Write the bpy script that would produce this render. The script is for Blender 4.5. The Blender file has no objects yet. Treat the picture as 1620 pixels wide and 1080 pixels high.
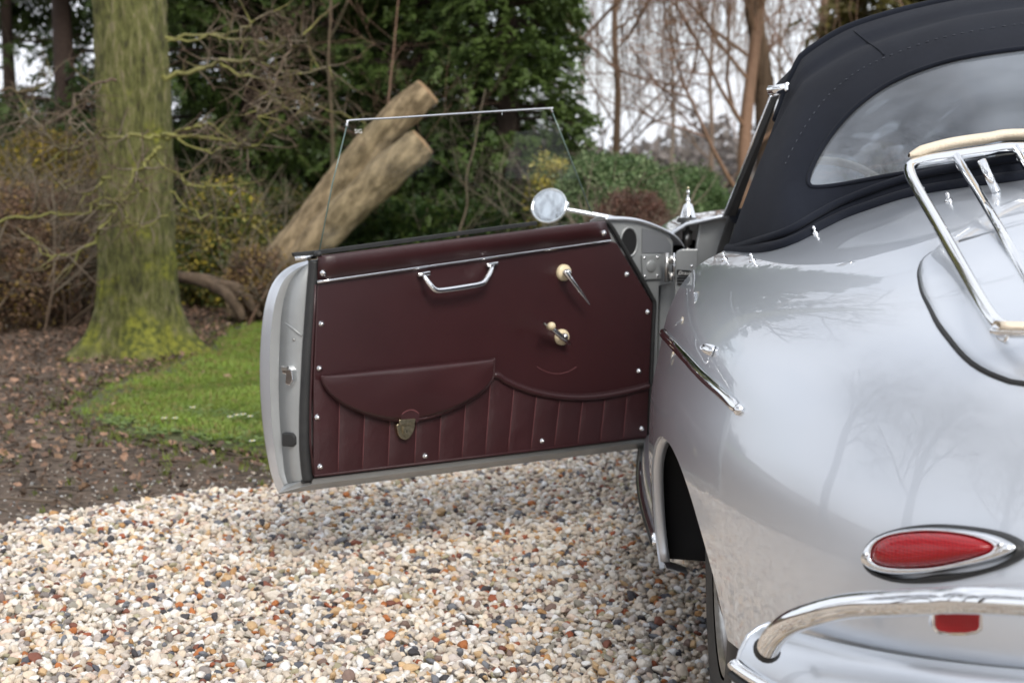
import bpy, bmesh, math, random
import numpy as np
from mathutils import Vector, Matrix
from mathutils.bvhtree import BVHTree

# ------------------------------------------------------------------ camera, sky, sun
SC = bpy.context.scene
COL = SC.collection
CAM = Vector((-.91, -2.45, 1.0)); FPX = 2230.0
YAW = .0585; PITCH = math.atan(260/FPX)
cd = bpy.data.cameras.new('camera'); cam = bpy.data.objects.new('camera', cd); COL.objects.link(cam)
cd.sensor_width = 36; cd.lens = 36*FPX/1620; cd.clip_start = .05; cd.clip_end = 2000
cam.location = CAM; cam.rotation_euler = (math.pi/2-PITCH, 0, YAW)
cd.dof.use_dof = True; cd.dof.focus_distance = 2.5; cd.dof.aperture_fstop = 5.6
SC.camera = cam

SUN_EL, SUN_AZ = math.radians(40), math.radians(160)     # azimuth measured clockwise from +Y
W = bpy.data.worlds.new('World'); SC.world = W; W.use_nodes = True
nt = W.node_tree; nt.nodes.clear()
wo = nt.nodes.new('ShaderNodeOutputWorld'); b1 = nt.nodes.new('ShaderNodeBackground'); b2 = nt.nodes.new('ShaderNodeBackground')
sky = nt.nodes.new('ShaderNodeTexSky'); sky.sky_type = 'NISHITA'; sky.sun_disc = False
sky.sun_elevation = SUN_EL; sky.sun_rotation = SUN_AZ; sky.air_density = 1.2; sky.dust_density = 2.0
b1.inputs[1].default_value = .10
nt.links.new(sky.outputs[0], b1.inputs[0])
tc = nt.nodes.new('ShaderNodeTexCoord'); mp = nt.nodes.new('ShaderNodeMapping'); mp.inputs['Scale'].default_value = (1.2, 1.2, 3.0)
nz = nt.nodes.new('ShaderNodeTexNoise'); nz.inputs['Scale'].default_value = 2.2; nz.inputs['Detail'].default_value = 6
cr = nt.nodes.new('ShaderNodeValToRGB'); cr.color_ramp.elements[0].position = .36; cr.color_ramp.elements[0].color = (.72, .72, .72, 1)
cr.color_ramp.elements[1].position = .56; cr.color_ramp.elements[1].color = (1, 1, 1, 1)
nt.links.new(tc.outputs['Generated'], mp.inputs[0]); nt.links.new(mp.outputs[0], nz.inputs['Vector']); nt.links.new(nz.outputs[0], cr.inputs[0])
b2.inputs[0].default_value = (.90, .93, 1.0, 1); b2.inputs[1].default_value = .86
mx = nt.nodes.new('ShaderNodeMixShader')
nt.links.new(cr.outputs[0], mx.inputs[0]); nt.links.new(b1.outputs[0], mx.inputs[1]); nt.links.new(b2.outputs[0], mx.inputs[2])
nt.links.new(mx.outputs[0], wo.inputs[0])

sd = bpy.data.lights.new('sun', 'SUN'); sd.energy = 2.3; sd.angle = math.radians(26); sd.color = (1.0, .955, .89)
sun = bpy.data.objects.new('sun', sd); COL.objects.link(sun)
sun.rotation_euler = (math.pi/2-SUN_EL, 0, math.pi-SUN_AZ)
sun.location = (0, 0, 20)
SC.view_settings.view_transform = 'Standard'; SC.view_settings.look = 'None'; SC.view_settings.gamma = 1
SC.view_settings.use_curve_mapping = False; SC.view_settings.exposure = .56
SC.render.engine = 'CYCLES'
SC.cycles.max_bounces = 8; SC.cycles.transparent_max_bounces = 16

# ------------------------------------------------------------------ measuring helpers (photo pixel -> place in the world)
fw = Vector((-math.sin(YAW)*math.cos(PITCH), math.cos(YAW)*math.cos(PITCH), -math.sin(PITCH)))
rt = Vector((math.cos(YAW), math.sin(YAW), 0)); upv = rt.cross(fw)
def ray(px, py): return fw + rt*((px-810)/FPX) + upv*((540-py)/FPX)
def V(px, py, y):                     # on the upright plane y
    d = ray(px, py); return CAM + d*((y-CAM.y)/d.y)
def G(px, py, z=0.0):                 # on the level plane z
    d = ray(px, py); return CAM + d*((z-CAM.z)/d.z)
def PL(px, py, p0, n):
    d = ray(px, py); return CAM + d*((p0-CAM).dot(n)/d.dot(n))

rng = random.Random(7); nr = np.random.default_rng(11)

# ------------------------------------------------------------------ object helpers
def lin(c): return tuple(((x/12.92) if x <= .04045 else ((x+.055)/1.055)**2.4) for x in c)
def tag(o, label=None, cat=None, group=None, kind=None):
    if label: o['label'] = label
    if cat: o['category'] = cat
    if group: o['group'] = group
    if kind: o['kind'] = kind
    return o
def empty(name, loc, label, cat, group=None):
    o = bpy.data.objects.new(name, None); COL.objects.link(o); o.location = loc; o.empty_display_size = .1
    return tag(o, label, cat, group)
def worldloc(o):
    p = Vector((0, 0, 0))
    while o: p += o.location; o = o.parent
    return p
def link(name, me, mat, parent=None, loc=None):
    o = bpy.data.objects.new(name, me); COL.objects.link(o)
    if mat: 
        if not me.materials: me.materials.append(mat)
    if parent: o.parent = parent
    if loc is not None: o.location = Vector(loc) - (worldloc(parent) if parent else Vector())
    return o

class MB:
    """collects geometry in world space; build() links it as one mesh object"""
    def __init__(s): s.v = []; s.f = []; s.cols = None
    def add(s, vs, fs):
        n = len(s.v); s.v.extend([tuple(p) for p in vs]); s.f.extend([tuple(i+n for i in f) for f in fs]); return s
    def grid(s, rows, closed=False, flip=False):
        n = len(rows[0]); m = len(rows); assert all(len(r) == n for r in rows); vs = [p for r in rows for p in r]; fs = []
        for j in range(m-1):
            for i in range(n if closed else n-1):
                k = (i+1) % n
                q = (j*n+i, j*n+k, (j+1)*n+k, (j+1)*n+i)
                fs.append(q[::-1] if flip else q)
        return s.add(vs, fs)
    def tube(s, pts, r, seg=12, closed=False, caps=True, flat=None):
        pts = [Vector(p) for p in pts]; n = len(pts); rows = []
        rs = r if isinstance(r, (list, tuple)) else [r]*n
        t0 = (pts[1]-pts[0]).normalized(); up = Vector((0, 0, 1)) if abs(t0.z) < .9 else Vector((1, 0, 0))
        x = t0.cross(up).normalized()
        for i, p in enumerate(pts):
            if closed: t = (pts[(i+1) % n]-pts[i-1])
            else: t = pts[min(i+1, n-1)]-pts[max(i-1, 0)]
            t.normalize(); x = (x - t*x.dot(t)).normalized(); y = t.cross(x)
            rows.append([p + (x*math.cos(a)+y*math.sin(a))*rs[i] for a in [2*math.pi*k/seg for k in range(seg)]])
        base = len(s.v)
        if closed: rows.append(rows[0])
        s.grid(rows, closed=True)
        if caps and not closed:
            s.f.append(tuple(base+k for k in range(seg))[::-1]); e = base+(n-1)*seg
            s.f.append(tuple(e+k for k in range(seg)))
        return s
    def box(s, c, size, X=Vector((1,0,0)), Y=Vector((0,1,0)), Z=Vector((0,0,1))):
        c = Vector(c); hx, hy, hz = [q/2 for q in size]
        vs = [c+X*(a*hx)+Y*(b*hy)+Z*(d*hz) for a in (-1, 1) for b in (-1, 1) for d in (-1, 1)]
        return s.add(vs, [(0,1,3,2), (4,6,7,5), (0,4,5,1), (2,3,7,6), (0,2,6,4), (1,5,7,3)])
    def prism(s, poly, ext):
        """front polygon (list of points) pushed along ext"""
        n = len(poly); a = [Vector(p) for p in poly]; b = [p+ext for p in a]
        return s.add(a+b, [tuple(range(n)), tuple(range(2*n-1, n-1, -1))] + [(i, i+n, (i+1) % n+n, (i+1) % n) for i in range(n)])
    def lathe(s, prof, o, ax, seg=24):
        ax = Vector(ax).normalized(); x = ax.orthogonal().normalized(); y = ax.cross(x); o = Vector(o)
        rows = [[o+ax*h+(x*math.cos(t)+y*math.sin(t))*max(r, 1e-5) for t in [2*math.pi*k/seg for k in range(seg)]] for r, h in prof]
        return s.grid(rows, closed=True)
    def build(s, name, mat, parent=None, smooth=True, bevel=0, subd=0, solid=0, auto=None, origin=None, fix=True):
        me = bpy.data.meshes.new(name)
        o0 = Vector(origin) if origin is not None else (worldloc(parent) if parent else Vector())
        me.from_pydata([(p[0]-o0.x, p[1]-o0.y, p[2]-o0.z) for p in s.v], [], s.f); me.update()
        if fix:
            bm = bmesh.new(); bm.from_mesh(me); bmesh.ops.remove_doubles(bm, verts=bm.verts, dist=1e-5)
            bmesh.ops.recalc_face_normals(bm, faces=bm.faces); bm.to_mesh(me); bm.free()
        if smooth: me.shade_smooth()
        if auto: me.set_sharp_from_angle(angle=math.radians(auto))
        o = bpy.data.objects.new(name, me); COL.objects.link(o); me.materials.append(mat)
        if parent: o.parent = parent
        if origin is not None: o.location = o0 - (worldloc(parent) if parent else Vector())
        if solid:
            m = o.modifiers.new('solid', 'SOLIDIFY'); m.thickness = abs(solid); m.offset = -1 if solid > 0 else 1
        if bevel:
            m = o.modifiers.new('bevel', 'BEVEL'); m.width = bevel; m.segments = 2; m.limit_method = 'ANGLE'; m.angle_limit = math.radians(40)
        if subd:
            m = o.modifiers.new('sub', 'SUBSURF'); m.levels = subd; m.render_levels = subd
        return o

def crom(pts, n=8, closed=False):
    pts = [Vector(p) for p in pts]; out = []; N = len(pts)
    rngi = range(N) if closed else range(N-1)
    for i in rngi:
        g = (lambda k: pts[k % N]) if closed else (lambda k: pts[min(max(k, 0), N-1)])
        p0, p1, p2, p3 = g(i-1), g(i), g(i+1), g(i+2)
        for k in range(n):
            t = k/n; t2 = t*t; t3 = t2*t
            out.append(.5*((2*p1)+(p2-p0)*t+(2*p0-5*p1+4*p2-p3)*t2+(3*p1-p0-3*p2+p3)*t3))
    if not closed: out.append(pts[-1])
    return out
def c2(pts, n=8, closed=False): return [(p.x, p.y) for p in crom([(a, b, 0) for a, b in pts], n, closed)]
def interp(x, X, Y):
    """monotone cubic"""
    n = len(X)
    if x <= X[0]: return Y[0]
    if x >= X[-1]: return Y[-1]
    d = [(Y[i+1]-Y[i])/(X[i+1]-X[i]) for i in range(n-1)]
    m = [d[0]]+[0 if d[i-1]*d[i] <= 0 else 2*d[i-1]*d[i]/(d[i-1]+d[i]) for i in range(1, n-1)]+[d[-1]]
    for i in range(n-1):
        if x <= X[i+1]:
            h = X[i+1]-X[i]; t = (x-X[i])/h
            return (2*t**3-3*t*t+1)*Y[i]+(t**3-2*t*t+t)*h*m[i]+(-2*t**3+3*t*t)*Y[i+1]+(t**3-t*t)*h*m[i+1]

# ------------------------------------------------------------------ materials
def M(name): 
    m = bpy.data.materials.new(name); m.use_nodes = True; n = m.node_tree; n.nodes.clear()
    return m, n
def pbr(name, col, rough=.5, metal=0, coat=0, coatr=.03, noise=None, bump=None, spec=.5, attr=None, trans=0, vary=0, sheen=0, normal=None, bcol=None):
    """noise=(scale, colour2, contrast) ; bump=(scale, strength)"""
    m, n = M(name); L = n.links; N = n.nodes
    out = N.new('ShaderNodeOutputMaterial'); p = N.new('ShaderNodeBsdfPrincipled'); L.new(p.outputs[0], out.inputs[0])
    p.inputs['Base Color'].default_value = (*col, 1); p.inputs['Roughness'].default_value = rough; p.inputs['Metallic'].default_value = metal
    p.inputs['Coat Weight'].default_value = coat; p.inputs['Coat Roughness'].default_value = coatr; p.inputs['Specular IOR Level'].default_value = spec
    if sheen: p.inputs['Sheen Weight'].default_value = sheen
    t = N.new('ShaderNodeTexCoord'); src = t.outputs['Object']
    c = None
    if attr:
        a = N.new('ShaderNodeAttribute'); a.attribute_name = attr[0]; a.attribute_type = attr[1]; c = a.outputs['Color']
    if noise:
        q = N.new('ShaderNodeTexNoise'); q.inputs['Scale'].default_value = noise[0]; q.inputs['Detail'].default_value = 8; q.inputs['Roughness'].default_value = .6
        L.new(src, q.inputs['Vector']); r = N.new('ShaderNodeValToRGB'); k = noise[2]
        r.color_ramp.elements[0].position = .5-k; r.color_ramp.elements[1].position = .5+k
        L.new(q.outputs[0], r.inputs[0]); mx = N.new('ShaderNodeMix'); mx.data_type = 'RGBA'
        L.new(r.outputs[0], mx.inputs[0]); mx.inputs[6].default_value = (*col, 1); mx.inputs[7].default_value = (*noise[1], 1)
        if c:
            m2 = N.new('ShaderNodeMix'); m2.data_type = 'RGBA'; m2.blend_type = 'MULTIPLY'; m2.inputs[0].default_value = 1
            L.new(c, m2.inputs[6]); L.new(mx.outputs[2], m2.inputs[7]); c = m2.outputs[2]
        else: c = mx.outputs[2]
    if c: L.new(c, p.inputs['Base Color'])
    if bump:
        bs = bump if isinstance(bump, list) else [bump]; prev = None
        for (sc_, st, *rest) in bs:
            q = N.new('ShaderNodeTexNoise'); q.inputs['Scale'].default_value = sc_; q.inputs['Detail'].default_value = 6
            sr = src
            if rest:
                mp_ = N.new('ShaderNodeMapping'); mp_.inputs['Scale'].default_value = rest[0]; L.new(src, mp_.inputs[0]); sr = mp_.outputs[0]
            L.new(sr, q.inputs['Vector']); b = N.new('ShaderNodeBump'); b.inputs['Strength'].default_value = st; b.inputs['Distance'].default_value = .01
            L.new(q.outputs[0], b.inputs['Height'])
            if prev: L.new(prev, b.inputs['Normal'])
            prev = b.outputs[0]
        L.new(prev, p.inputs['Normal'])
    if trans:      # thin leaf light-through
        tr = N.new('ShaderNodeBsdfTranslucent'); ms = N.new('ShaderNodeMixShader'); ms.inputs[0].default_value = trans
        if c: L.new(c, tr.inputs[0])
        else: tr.inputs[0].default_value = (*col, 1)
        L.new(p.outputs[0], ms.inputs[1]); L.new(tr.outputs[0], ms.inputs[2]); L.new(ms.outputs[0], out.inputs[0])
    return m
def glassmat(name, tint=(1, 1, 1), refl=.9, rough=.0, milky=0):
    m, n = M(name); L = n.links; N = n.nodes
    out = N.new('ShaderNodeOutputMaterial'); g = N.new('ShaderNodeBsdfGlossy'); g.inputs['Roughness'].default_value = rough
    tr = N.new('ShaderNodeBsdfTransparent'); tr.inputs[0].default_value = (*tint, 1)
    fr = N.new('ShaderNodeFresnel'); fr.inputs[0].default_value = 1.5
    mu = N.new('ShaderNodeMath'); mu.operation = 'MULTIPLY'; mu.inputs[1].default_value = refl; L.new(fr.outputs[0], mu.inputs[0])
    ms = N.new('ShaderNodeMixShader'); L.new(mu.outputs[0], ms.inputs[0]); L.new(tr.outputs[0], ms.inputs[1]); L.new(g.outputs[0], ms.inputs[2])
    res = ms.outputs[0]
    if milky:
        d = N.new('ShaderNodeBsdfDiffuse'); d.inputs[0].default_value = (.62, .66, .72, 1)
        q = N.new('ShaderNodeTexNoise'); q.inputs['Scale'].default_value = 4; q.inputs['Detail'].default_value = 3
        mm = N.new('ShaderNodeMath'); mm.operation = 'MULTIPLY'; mm.inputs[1].default_value = milky*1.6; L.new(q.outputs[0], mm.inputs[0])
        m2 = N.new('ShaderNodeMixShader'); L.new(mm.outputs[0], m2.inputs[0]); L.new(res, m2.inputs[1]); L.new(d.outputs[0], m2.inputs[2]); res = m2.outputs[0]
        b = N.new('ShaderNodeBump'); b.inputs['Strength'].default_value = .06; b.inputs['Distance'].default_value = .02
        q2 = N.new('ShaderNodeTexNoise'); q2.inputs['Scale'].default_value = 6; q2.inputs['Detail'].default_value = 1
        L.new(q2.outputs[0], b.inputs['Height']); L.new(b.outputs[0], g.inputs['Normal'])
    L.new(res, out.inputs[0]); return m

silver = pbr('silver_paint', (.66, .695, .745), rough=.36, metal=.70, coat=1, coatr=.012, bump=(900, .012))
silver.node_tree.nodes['Principled BSDF'].inputs['Coat IOR'].default_value = 1.62
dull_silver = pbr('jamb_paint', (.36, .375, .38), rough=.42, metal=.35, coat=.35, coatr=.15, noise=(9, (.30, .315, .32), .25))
chrome = pbr('chrome', (.86, .87, .88), rough=.05, metal=1)
steel = pbr('steel', (.62, .62, .6), rough=.28, metal=1, noise=(60, (.4, .39, .37), .3))
gold = pbr('aged_brass', (.72, .64, .44), rough=.3, metal=1, noise=(120, (.26, .22, .14), .25))
rubber = pbr('rubber', (.012, .013, .014), rough=.55, noise=(30, (.03, .03, .03), .3))
void = pbr('underseal_and_shade', (.006, .006, .007), rough=.9)  # near-black underbody; also the painted shade of door hole and gap recess
cloth = pbr('mohair_cloth', (.0075, .0095, .016), rough=.92, spec=.2, sheen=.04, noise=(14, (.012, .015, .024), .3), bump=[(1400, .35), (10, .30), (3, .25)])
leather = pbr('burgundy_leather', (.029, .0078, .0092), coat=.25, coatr=.25, rough=.37, spec=.5, noise=(5, (.043, .0115, .0132), .3), bump=[(520, .16), (12, .10)])
leather2 = pbr('burgundy_leather_pleats', (.030, .0082, .0098), rough=.42, spec=.5, noise=(9, (.046, .012, .0145), .3), bump=[(520, .25), (16, .4)])
thread = pbr('thread', (.20, .07, .075), rough=.8)
cream = pbr('cream_plastic', (.78, .68, .47), rough=.3, noise=(40, (.7, .58, .37), .3))
tan = pbr('tan_leather', (.74, .62, .46), rough=.55, noise=(30, (.80, .70, .56), .3), bump=(200, .3))
glass = glassmat('door_glass', (.97, .985, .98), refl=.25)
vinyl = glassmat('clear_vinyl', (.74, .79, .84), refl=1.4, rough=.03, milky=.17)
mirror_m = pbr('mirror_glass', (.80, .82, .84), rough=.01, metal=1)
black_paint = pbr('black_enamel', (.01, .01, .011), rough=.3)
white_print = pbr('white_print', (.7, .7, .68), rough=.5)
def redlens():
    m, n = M('red_lens'); L = n.links; N = n.nodes
    out = N.new('ShaderNodeOutputMaterial'); p = N.new('ShaderNodeBsdfPrincipled'); L.new(p.outputs[0], out.inputs[0])
    p.inputs['Roughness'].default_value = .18; p.inputs['Coat Weight'].default_value = .25
    t = N.new('ShaderNodeTexCoord'); w1 = N.new('ShaderNodeTexWave'); w1.inputs['Scale'].default_value = 85; w1.bands_direction = 'X'
    w2 = N.new('ShaderNodeTexWave'); w2.inputs['Scale'].default_value = 85; w2.bands_direction = 'Z'
    L.new(t.outputs['Object'], w1.inputs[0]); L.new(t.outputs['Object'], w2.inputs[0])
    ad = N.new('ShaderNodeMath'); L.new(w1.outputs[1], ad.inputs[0]); L.new(w2.outputs[1], ad.inputs[1])
    b = N.new('ShaderNodeBump'); b.inputs['Strength'].default_value = .10; b.inputs['Distance'].default_value = .0015; L.new(ad.outputs[0], b.inputs['Height']); L.new(b.outputs[0], p.inputs['Normal'])
    r = N.new('ShaderNodeValToRGB'); r.color_ramp.elements[0].color = (.20, .0015, .005, 1); r.color_ramp.elements[1].color = (.36, .004, .008, 1); r.color_ramp.elements[1].position = .8
    mm = N.new('ShaderNodeMath'); mm.operation = 'MULTIPLY'; mm.inputs[1].default_value = .5; L.new(ad.outputs[0], mm.inputs[0]); L.new(mm.outputs[0], r.inputs[0]); L.new(r.outputs[0], p.inputs['Base Color'])
    return m
red = redlens()

# ------------------------------------------------------------------ scatter helpers
def rotmats(n, tilt=math.pi, g=None):
    g = g or nr
    a = g.uniform(0, 2*np.pi, n); ax = g.normal(size=(n, 3))
    q = g.normal(size=(n, 4)); q /= np.linalg.norm(q, axis=1)[:, None]
    w, x, y, z = q.T
    return np.stack([np.stack([1-2*(y*y+z*z), 2*(x*y-z*w), 2*(x*z+y*w)], -1), np.stack([2*(x*y+z*w), 1-2*(x*x+z*z), 2*(y*z-x*w)], -1), np.stack([2*(x*z-y*w), 2*(y*z+x*w), 1-2*(x*x+y*y)], -1)], 1)
def euler_mats(ex, ey, ez):
    cx, sx, cy, sy, cz, sz = np.cos(ex), np.sin(ex), np.cos(ey), np.sin(ey), np.cos(ez), np.sin(ez); o = np.zeros_like(cx); l = o+1
    Rx = np.stack([np.stack([l, o, o], -1), np.stack([o, cx, -sx], -1), np.stack([o, sx, cx], -1)], 1)
    Ry = np.stack([np.stack([cy, o, sy], -1), np.stack([o, l, o], -1), np.stack([-sy, o, cy], -1)], 1)
    Rz = np.stack([np.stack([cz, -sz, o], -1), np.stack([sz, cz, o], -1), np.stack([o, o, l], -1)], 1)
    return Rz@Ry@Rx
def realized(name, tv, tf, locs, mats, scl, cols, mat, parent=None, smooth=False):
    """tv template verts (k,3), tf template faces (m,q) all same size; one mesh object"""
    tv = np.asarray(tv, float); tf = np.asarray(tf); n = len(locs); k = len(tv)
    o0 = np.array(worldloc(parent)) if parent else np.zeros(3)
    vv = np.einsum('nij,kj->nki', mats, tv)*np.asarray(scl).reshape(n, 1, -1) + (np.asarray(locs)-o0)[:, None, :]
    ff = tf[None]+(np.arange(n)*k)[:, None, None]
    me = bpy.data.meshes.new(name); q = tf.shape[1]
    me.vertices.add(n*k); me.vertices.foreach_set('co', vv.reshape(-1).astype(np.float32))
    nf = n*len(tf); me.loops.add(nf*q); me.loops.foreach_set('vertex_index', ff.reshape(-1).astype(np.int32))
    me.polygons.add(nf); me.polygons.foreach_set('loop_start', (np.arange(nf)*q).astype(np.int32)); me.polygons.foreach_set('loop_total', np.full(nf, q, np.int32))
    me.update(calc_edges=True)
    if cols is not None:
        at = me.attributes.new('col', 'FLOAT_COLOR', 'POINT')
        c = np.concatenate([np.asarray(cols), np.ones((n, 1))], 1); c = np.repeat(c[:, None, :], k, 1)
        at.data.foreach_set('color', c.reshape(-1).astype(np.float32))
    if smooth: me.shade_smooth()
    me.materials.append(mat); o = bpy.data.objects.new(name, me); COL.objects.link(o)
    if parent: o.parent = parent
    return o
def scatter(name, sources, pts, rots, scls, cols, mat, label, cat):
    """geometry-node scatter of uncountable stuff; sources: list of unlinked mesh data"""
    me = bpy.data.meshes.new(name); n = len(pts); me.vertices.add(n); me.vertices.foreach_set('co', np.asarray(pts, np.float32).reshape(-1))
    for nm, arr, ty in (('rot', rots, 'FLOAT_VECTOR'), ('scl', scls, 'FLOAT_VECTOR')):
        a = me.attributes.new(nm, ty, 'POINT'); a.data.foreach_set('vector', np.asarray(arr, np.float32).reshape(-1))
    a = me.attributes.new('icol', 'FLOAT_COLOR', 'POINT'); a.data.foreach_set('color', np.concatenate([cols, np.ones((n, 1))], 1).astype(np.float32).reshape(-1))
    o = bpy.data.objects.new(name, me); COL.objects.link(o); me.materials.append(mat)
    c = bpy.data.collections.new(name+'_shapes')
    for i, s_ in enumerate(sources):
        if not s_.materials: s_.materials.append(mat)
        c.objects.link(bpy.data.objects.new(name+'_shape', s_))
    ng = bpy.data.node_groups.new(name, 'GeometryNodeTree')
    ng.interface.new_socket(name='Geometry', in_out='INPUT', socket_type='NodeSocketGeometry'); ng.interface.new_socket(name='Geometry', in_out='OUTPUT', socket_type='NodeSocketGeometry')
    N = ng.nodes; L = ng.links; gi = N.new('NodeGroupInput'); go = N.new('NodeGroupOutput')
    ci = N.new('GeometryNodeCollectionInfo'); ci.inputs[0].default_value = c; ci.inputs['Separate Children'].default_value = True; ci.inputs['Reset Children'].default_value = True
    ip = N.new('GeometryNodeInstanceOnPoints'); ip.inputs['Pick Instance'].default_value = True
    mp_ = N.new('GeometryNodeMeshToPoints')
    L.new(gi.outputs[0], mp_.inputs[0]); L.new(mp_.outputs[0], ip.inputs['Points']); L.new(ci.outputs[0], ip.inputs['Instance'])
    for nm, sock in (('rot', 'Rotation'), ('scl', 'Scale')):
        na = N.new('GeometryNodeInputNamedAttribute'); na.data_type = 'FLOAT_VECTOR'; na.inputs['Name'].default_value = nm
        if sock == 'Rotation':
            er = N.new('FunctionNodeEulerToRotation'); L.new(na.outputs[0], er.inputs[0]); L.new(er.outputs[0], ip.inputs[sock])
        else: L.new(na.outputs[0], ip.inputs[sock])
    L.new(ip.outputs[0], go.inputs[0])
    md = o.modifiers.new('scatter', 'NODES'); md.node_group = ng
    return tag(o, label, cat, kind='stuff')

def in_poly(P, poly):
    x, y = P[:, 0], P[:, 1]; r = np.zeros(len(P), bool); n = len(poly)
    for i in range(n):
        x1, y1 = poly[i]; x2, y2 = poly[(i+1) % n]
        c = ((y1 > y) != (y2 > y)) & (x < (x2-x1)*(y-y1)/((y2-y1) or 1e-9)+x1); r ^= c
    return r
def gp(px, py): p = G(px, py); return (p.x, p.y)

# ================================================================== GROUND
EDGE = [(-9, -4.0), (-5, -.6), gp(-60, 850), gp(0, 838), gp(120, 815), gp(220, 800), gp(320, 785), gp(430, 776), (-1.35, 2.5), (-.9, 3.4), (-.75, 5), (-.3, 7.2), (1.5, 9.0), (9, 10)]
EDGE = c2(EDGE, 6)
GRAVEL = EDGE+[(12, 10), (12, -12), (-9, -12)]
LAWN = [gp(112, 652), gp(130, 640), gp(190, 605), gp(260, 585), gp(330, 552), gp(370, 520), gp(412, 500), (-2.9, 9.0), (-1.6, 9.6), (-.6, 8.2), (-1.2, 5.2), (-1.45, 3.2), gp(470, 728), gp(420, 722), gp(360, 712), gp(300, 706), gp(230, 696), gp(170, 680)]
LAWN = c2(LAWN, 5, True)

def sheet(name, poly, z, mat, sub=False):
    me = bpy.data.meshes.new(name); me.from_pydata([(x, y, z) for x, y in poly], [], [tuple(range(len(poly)))]); me.update()
    bm = bmesh.new(); bm.from_mesh(me); bmesh.ops.triangulate(bm, faces=bm.faces); bmesh.ops.recalc_face_normals(bm, faces=bm.faces)
    if sum(f.normal.z for f in bm.faces) < 0: bmesh.ops.reverse_faces(bm, faces=bm.faces)
    bm.to_mesh(me); bm.free()
    o = bpy.data.objects.new(name, me); COL.objects.link(o); me.materials.append(mat); tag(o, kind='structure'); return o
soil_m = pbr('damp_soil', (.050, .037, .027), rough=.95, noise=(26, (.19, .14, .105), .16), bump=[(18, 1.0), (90, 1.0)])
mb = MB()
# soil with slight undulation near, flat far
N_ = 70; xs = np.concatenate([[-600, -150, -40], np.linspace(-16, 16, N_), [40, 150, 600]]); ys = np.concatenate([[-600, -150, -40], np.linspace(-14, 22, N_), [50, 150, 900]])
def soilz(x, y):
    if abs(x) > 15 or y < -13 or y > 21: return -.03
    e = .5-.5*math.tanh((x+.9*y*-.0+2.2)*1.5)
    return -.012 + e*(.02*math.sin(x*2.3+y)+.015*math.sin(y*3.1-x*1.7))
mb.grid([[(x, y, soilz(x, y)) for x in xs] for y in ys])
soil = tag(mb.build('soil_ground', soil_m), kind='structure')

def gravel_mat():
    m, n = M('gravel_bed'); L = n.links; N = n.nodes
    out = N.new('ShaderNodeOutputMaterial'); p = N.new('ShaderNodeBsdfPrincipled'); L.new(p.outputs[0], out.inputs[0]); p.inputs['Roughness'].default_value = .8
    t = N.new('ShaderNodeTexCoord'); v = N.new('ShaderNodeTexVoronoi'); v.inputs['Scale'].default_value = 48; L.new(t.outputs['Object'], v.inputs['Vector'])
    sp = N.new('ShaderNodeSeparateColor'); L.new(v.outputs['Color'], sp.inputs[0]); r = N.new('ShaderNodeValToRGB'); L.new(sp.outputs[0], r.inputs[0])
    e = r.color_ramp.elements; e[0].color = (.10, .09, .08, 1); e[1].color = (.62, .56, .48, 1); r.color_ramp.interpolation = 'CONSTANT'
    for pos, c in ((.15, (.5, .44, .36, 1)), (.35, (.35, .21, .12, 1)), (.45, (.62, .58, .52, 1)), (.7, (.4, .34, .28, 1)), (.8, (.25, .25, .25, 1))):
        q = e.new(pos); q.color = c
    e[-1].position = .88
    L.new(r.outputs[0], p.inputs['Base Color'])
    b = N.new('ShaderNodeBump'); b.invert = True; b.inputs['Strength'].default_value = 1; b.inputs['Distance'].default_value = .012; L.new(v.outputs['Distance'], b.inputs['Height']); L.new(b.outputs[0], p.inputs['Normal'])
    return m
gravel = sheet('gravel_drive', GRAVEL, .006, gravel_mat())
lawn_m = pbr('lawn_turf', (.075, .080, .035), rough=.95, noise=(14, (.11, .12, .05), .25), bump=[(120, 1.0)])
lawn = sheet('lawn', LAWN, .004, lawn_m)

meadow = sheet('meadow', [(-2.5, 10.6), (9, 10.8), (60, 12), (60, 54), (-60, 54), (-30, 18), (-8, 16)], -.006, pbr('meadow_turf', (.07, .095, .03), rough=.95, noise=(3, (.11, .13, .045), .25), bump=[(60, 1.0)]))
# pebbles
def pebble_shapes(k):
    out = []
    for i in range(k):
        bm = bmesh.new(); bmesh.ops.create_icosphere(bm, subdivisions=3 if i < 6 else 2, radius=.5)
        r = random.Random(100+i); ph = [Vector((r.gauss(0, 1), r.gauss(0, 1), r.gauss(0, 1))).normalized() for _ in range(5)]; am = [r.uniform(.05, .17) for _ in ph]
        cut = [(Vector((r.gauss(0, 1), r.gauss(0, 1), r.gauss(0, 1))).normalized(), r.uniform(.26, .42)) for _ in range(7)]
        for v in bm.verts:
            d = v.co.normalized(); s_ = 1+sum(a*math.sin(3.0*d.dot(q)+i) for q, a in zip(ph, am)); v.co = v.co*s_
            for q, c in cut:
                e = v.co.dot(q)-c
                if e > 0: v.co -= q*e*.92
        me = bpy.data.meshes.new('pebble_shape'); bm.to_mesh(me); bm.free(); me.shade_smooth(); out.append(me)
    return out
peb_m = pbr('pebble', (1, 1, 1), rough=.62, spec=.35, attr=('icol', 'INSTANCER'), noise=(2.6, (.80, .78, .76), .25), bump=[(5, .35), (14, .3)])
PAL = np.array([lin(c) for c in [(.90,.87,.82),(.95,.93,.90),(.86,.81,.74),(.82,.77,.70),(.88,.82,.73),(.76,.72,.67),(.80,.68,.52),(.72,.56,.38),(.70,.44,.26),(.62,.36,.25),(.50,.32,.26),(.55,.52,.50),(.46,.47,.49),(.36,.37,.40),(.28,.27,.28),(.62,.60,.55),(.66,.63,.52),(.85,.77,.70),(.52,.44,.40),(.78,.74,.71)]])
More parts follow.
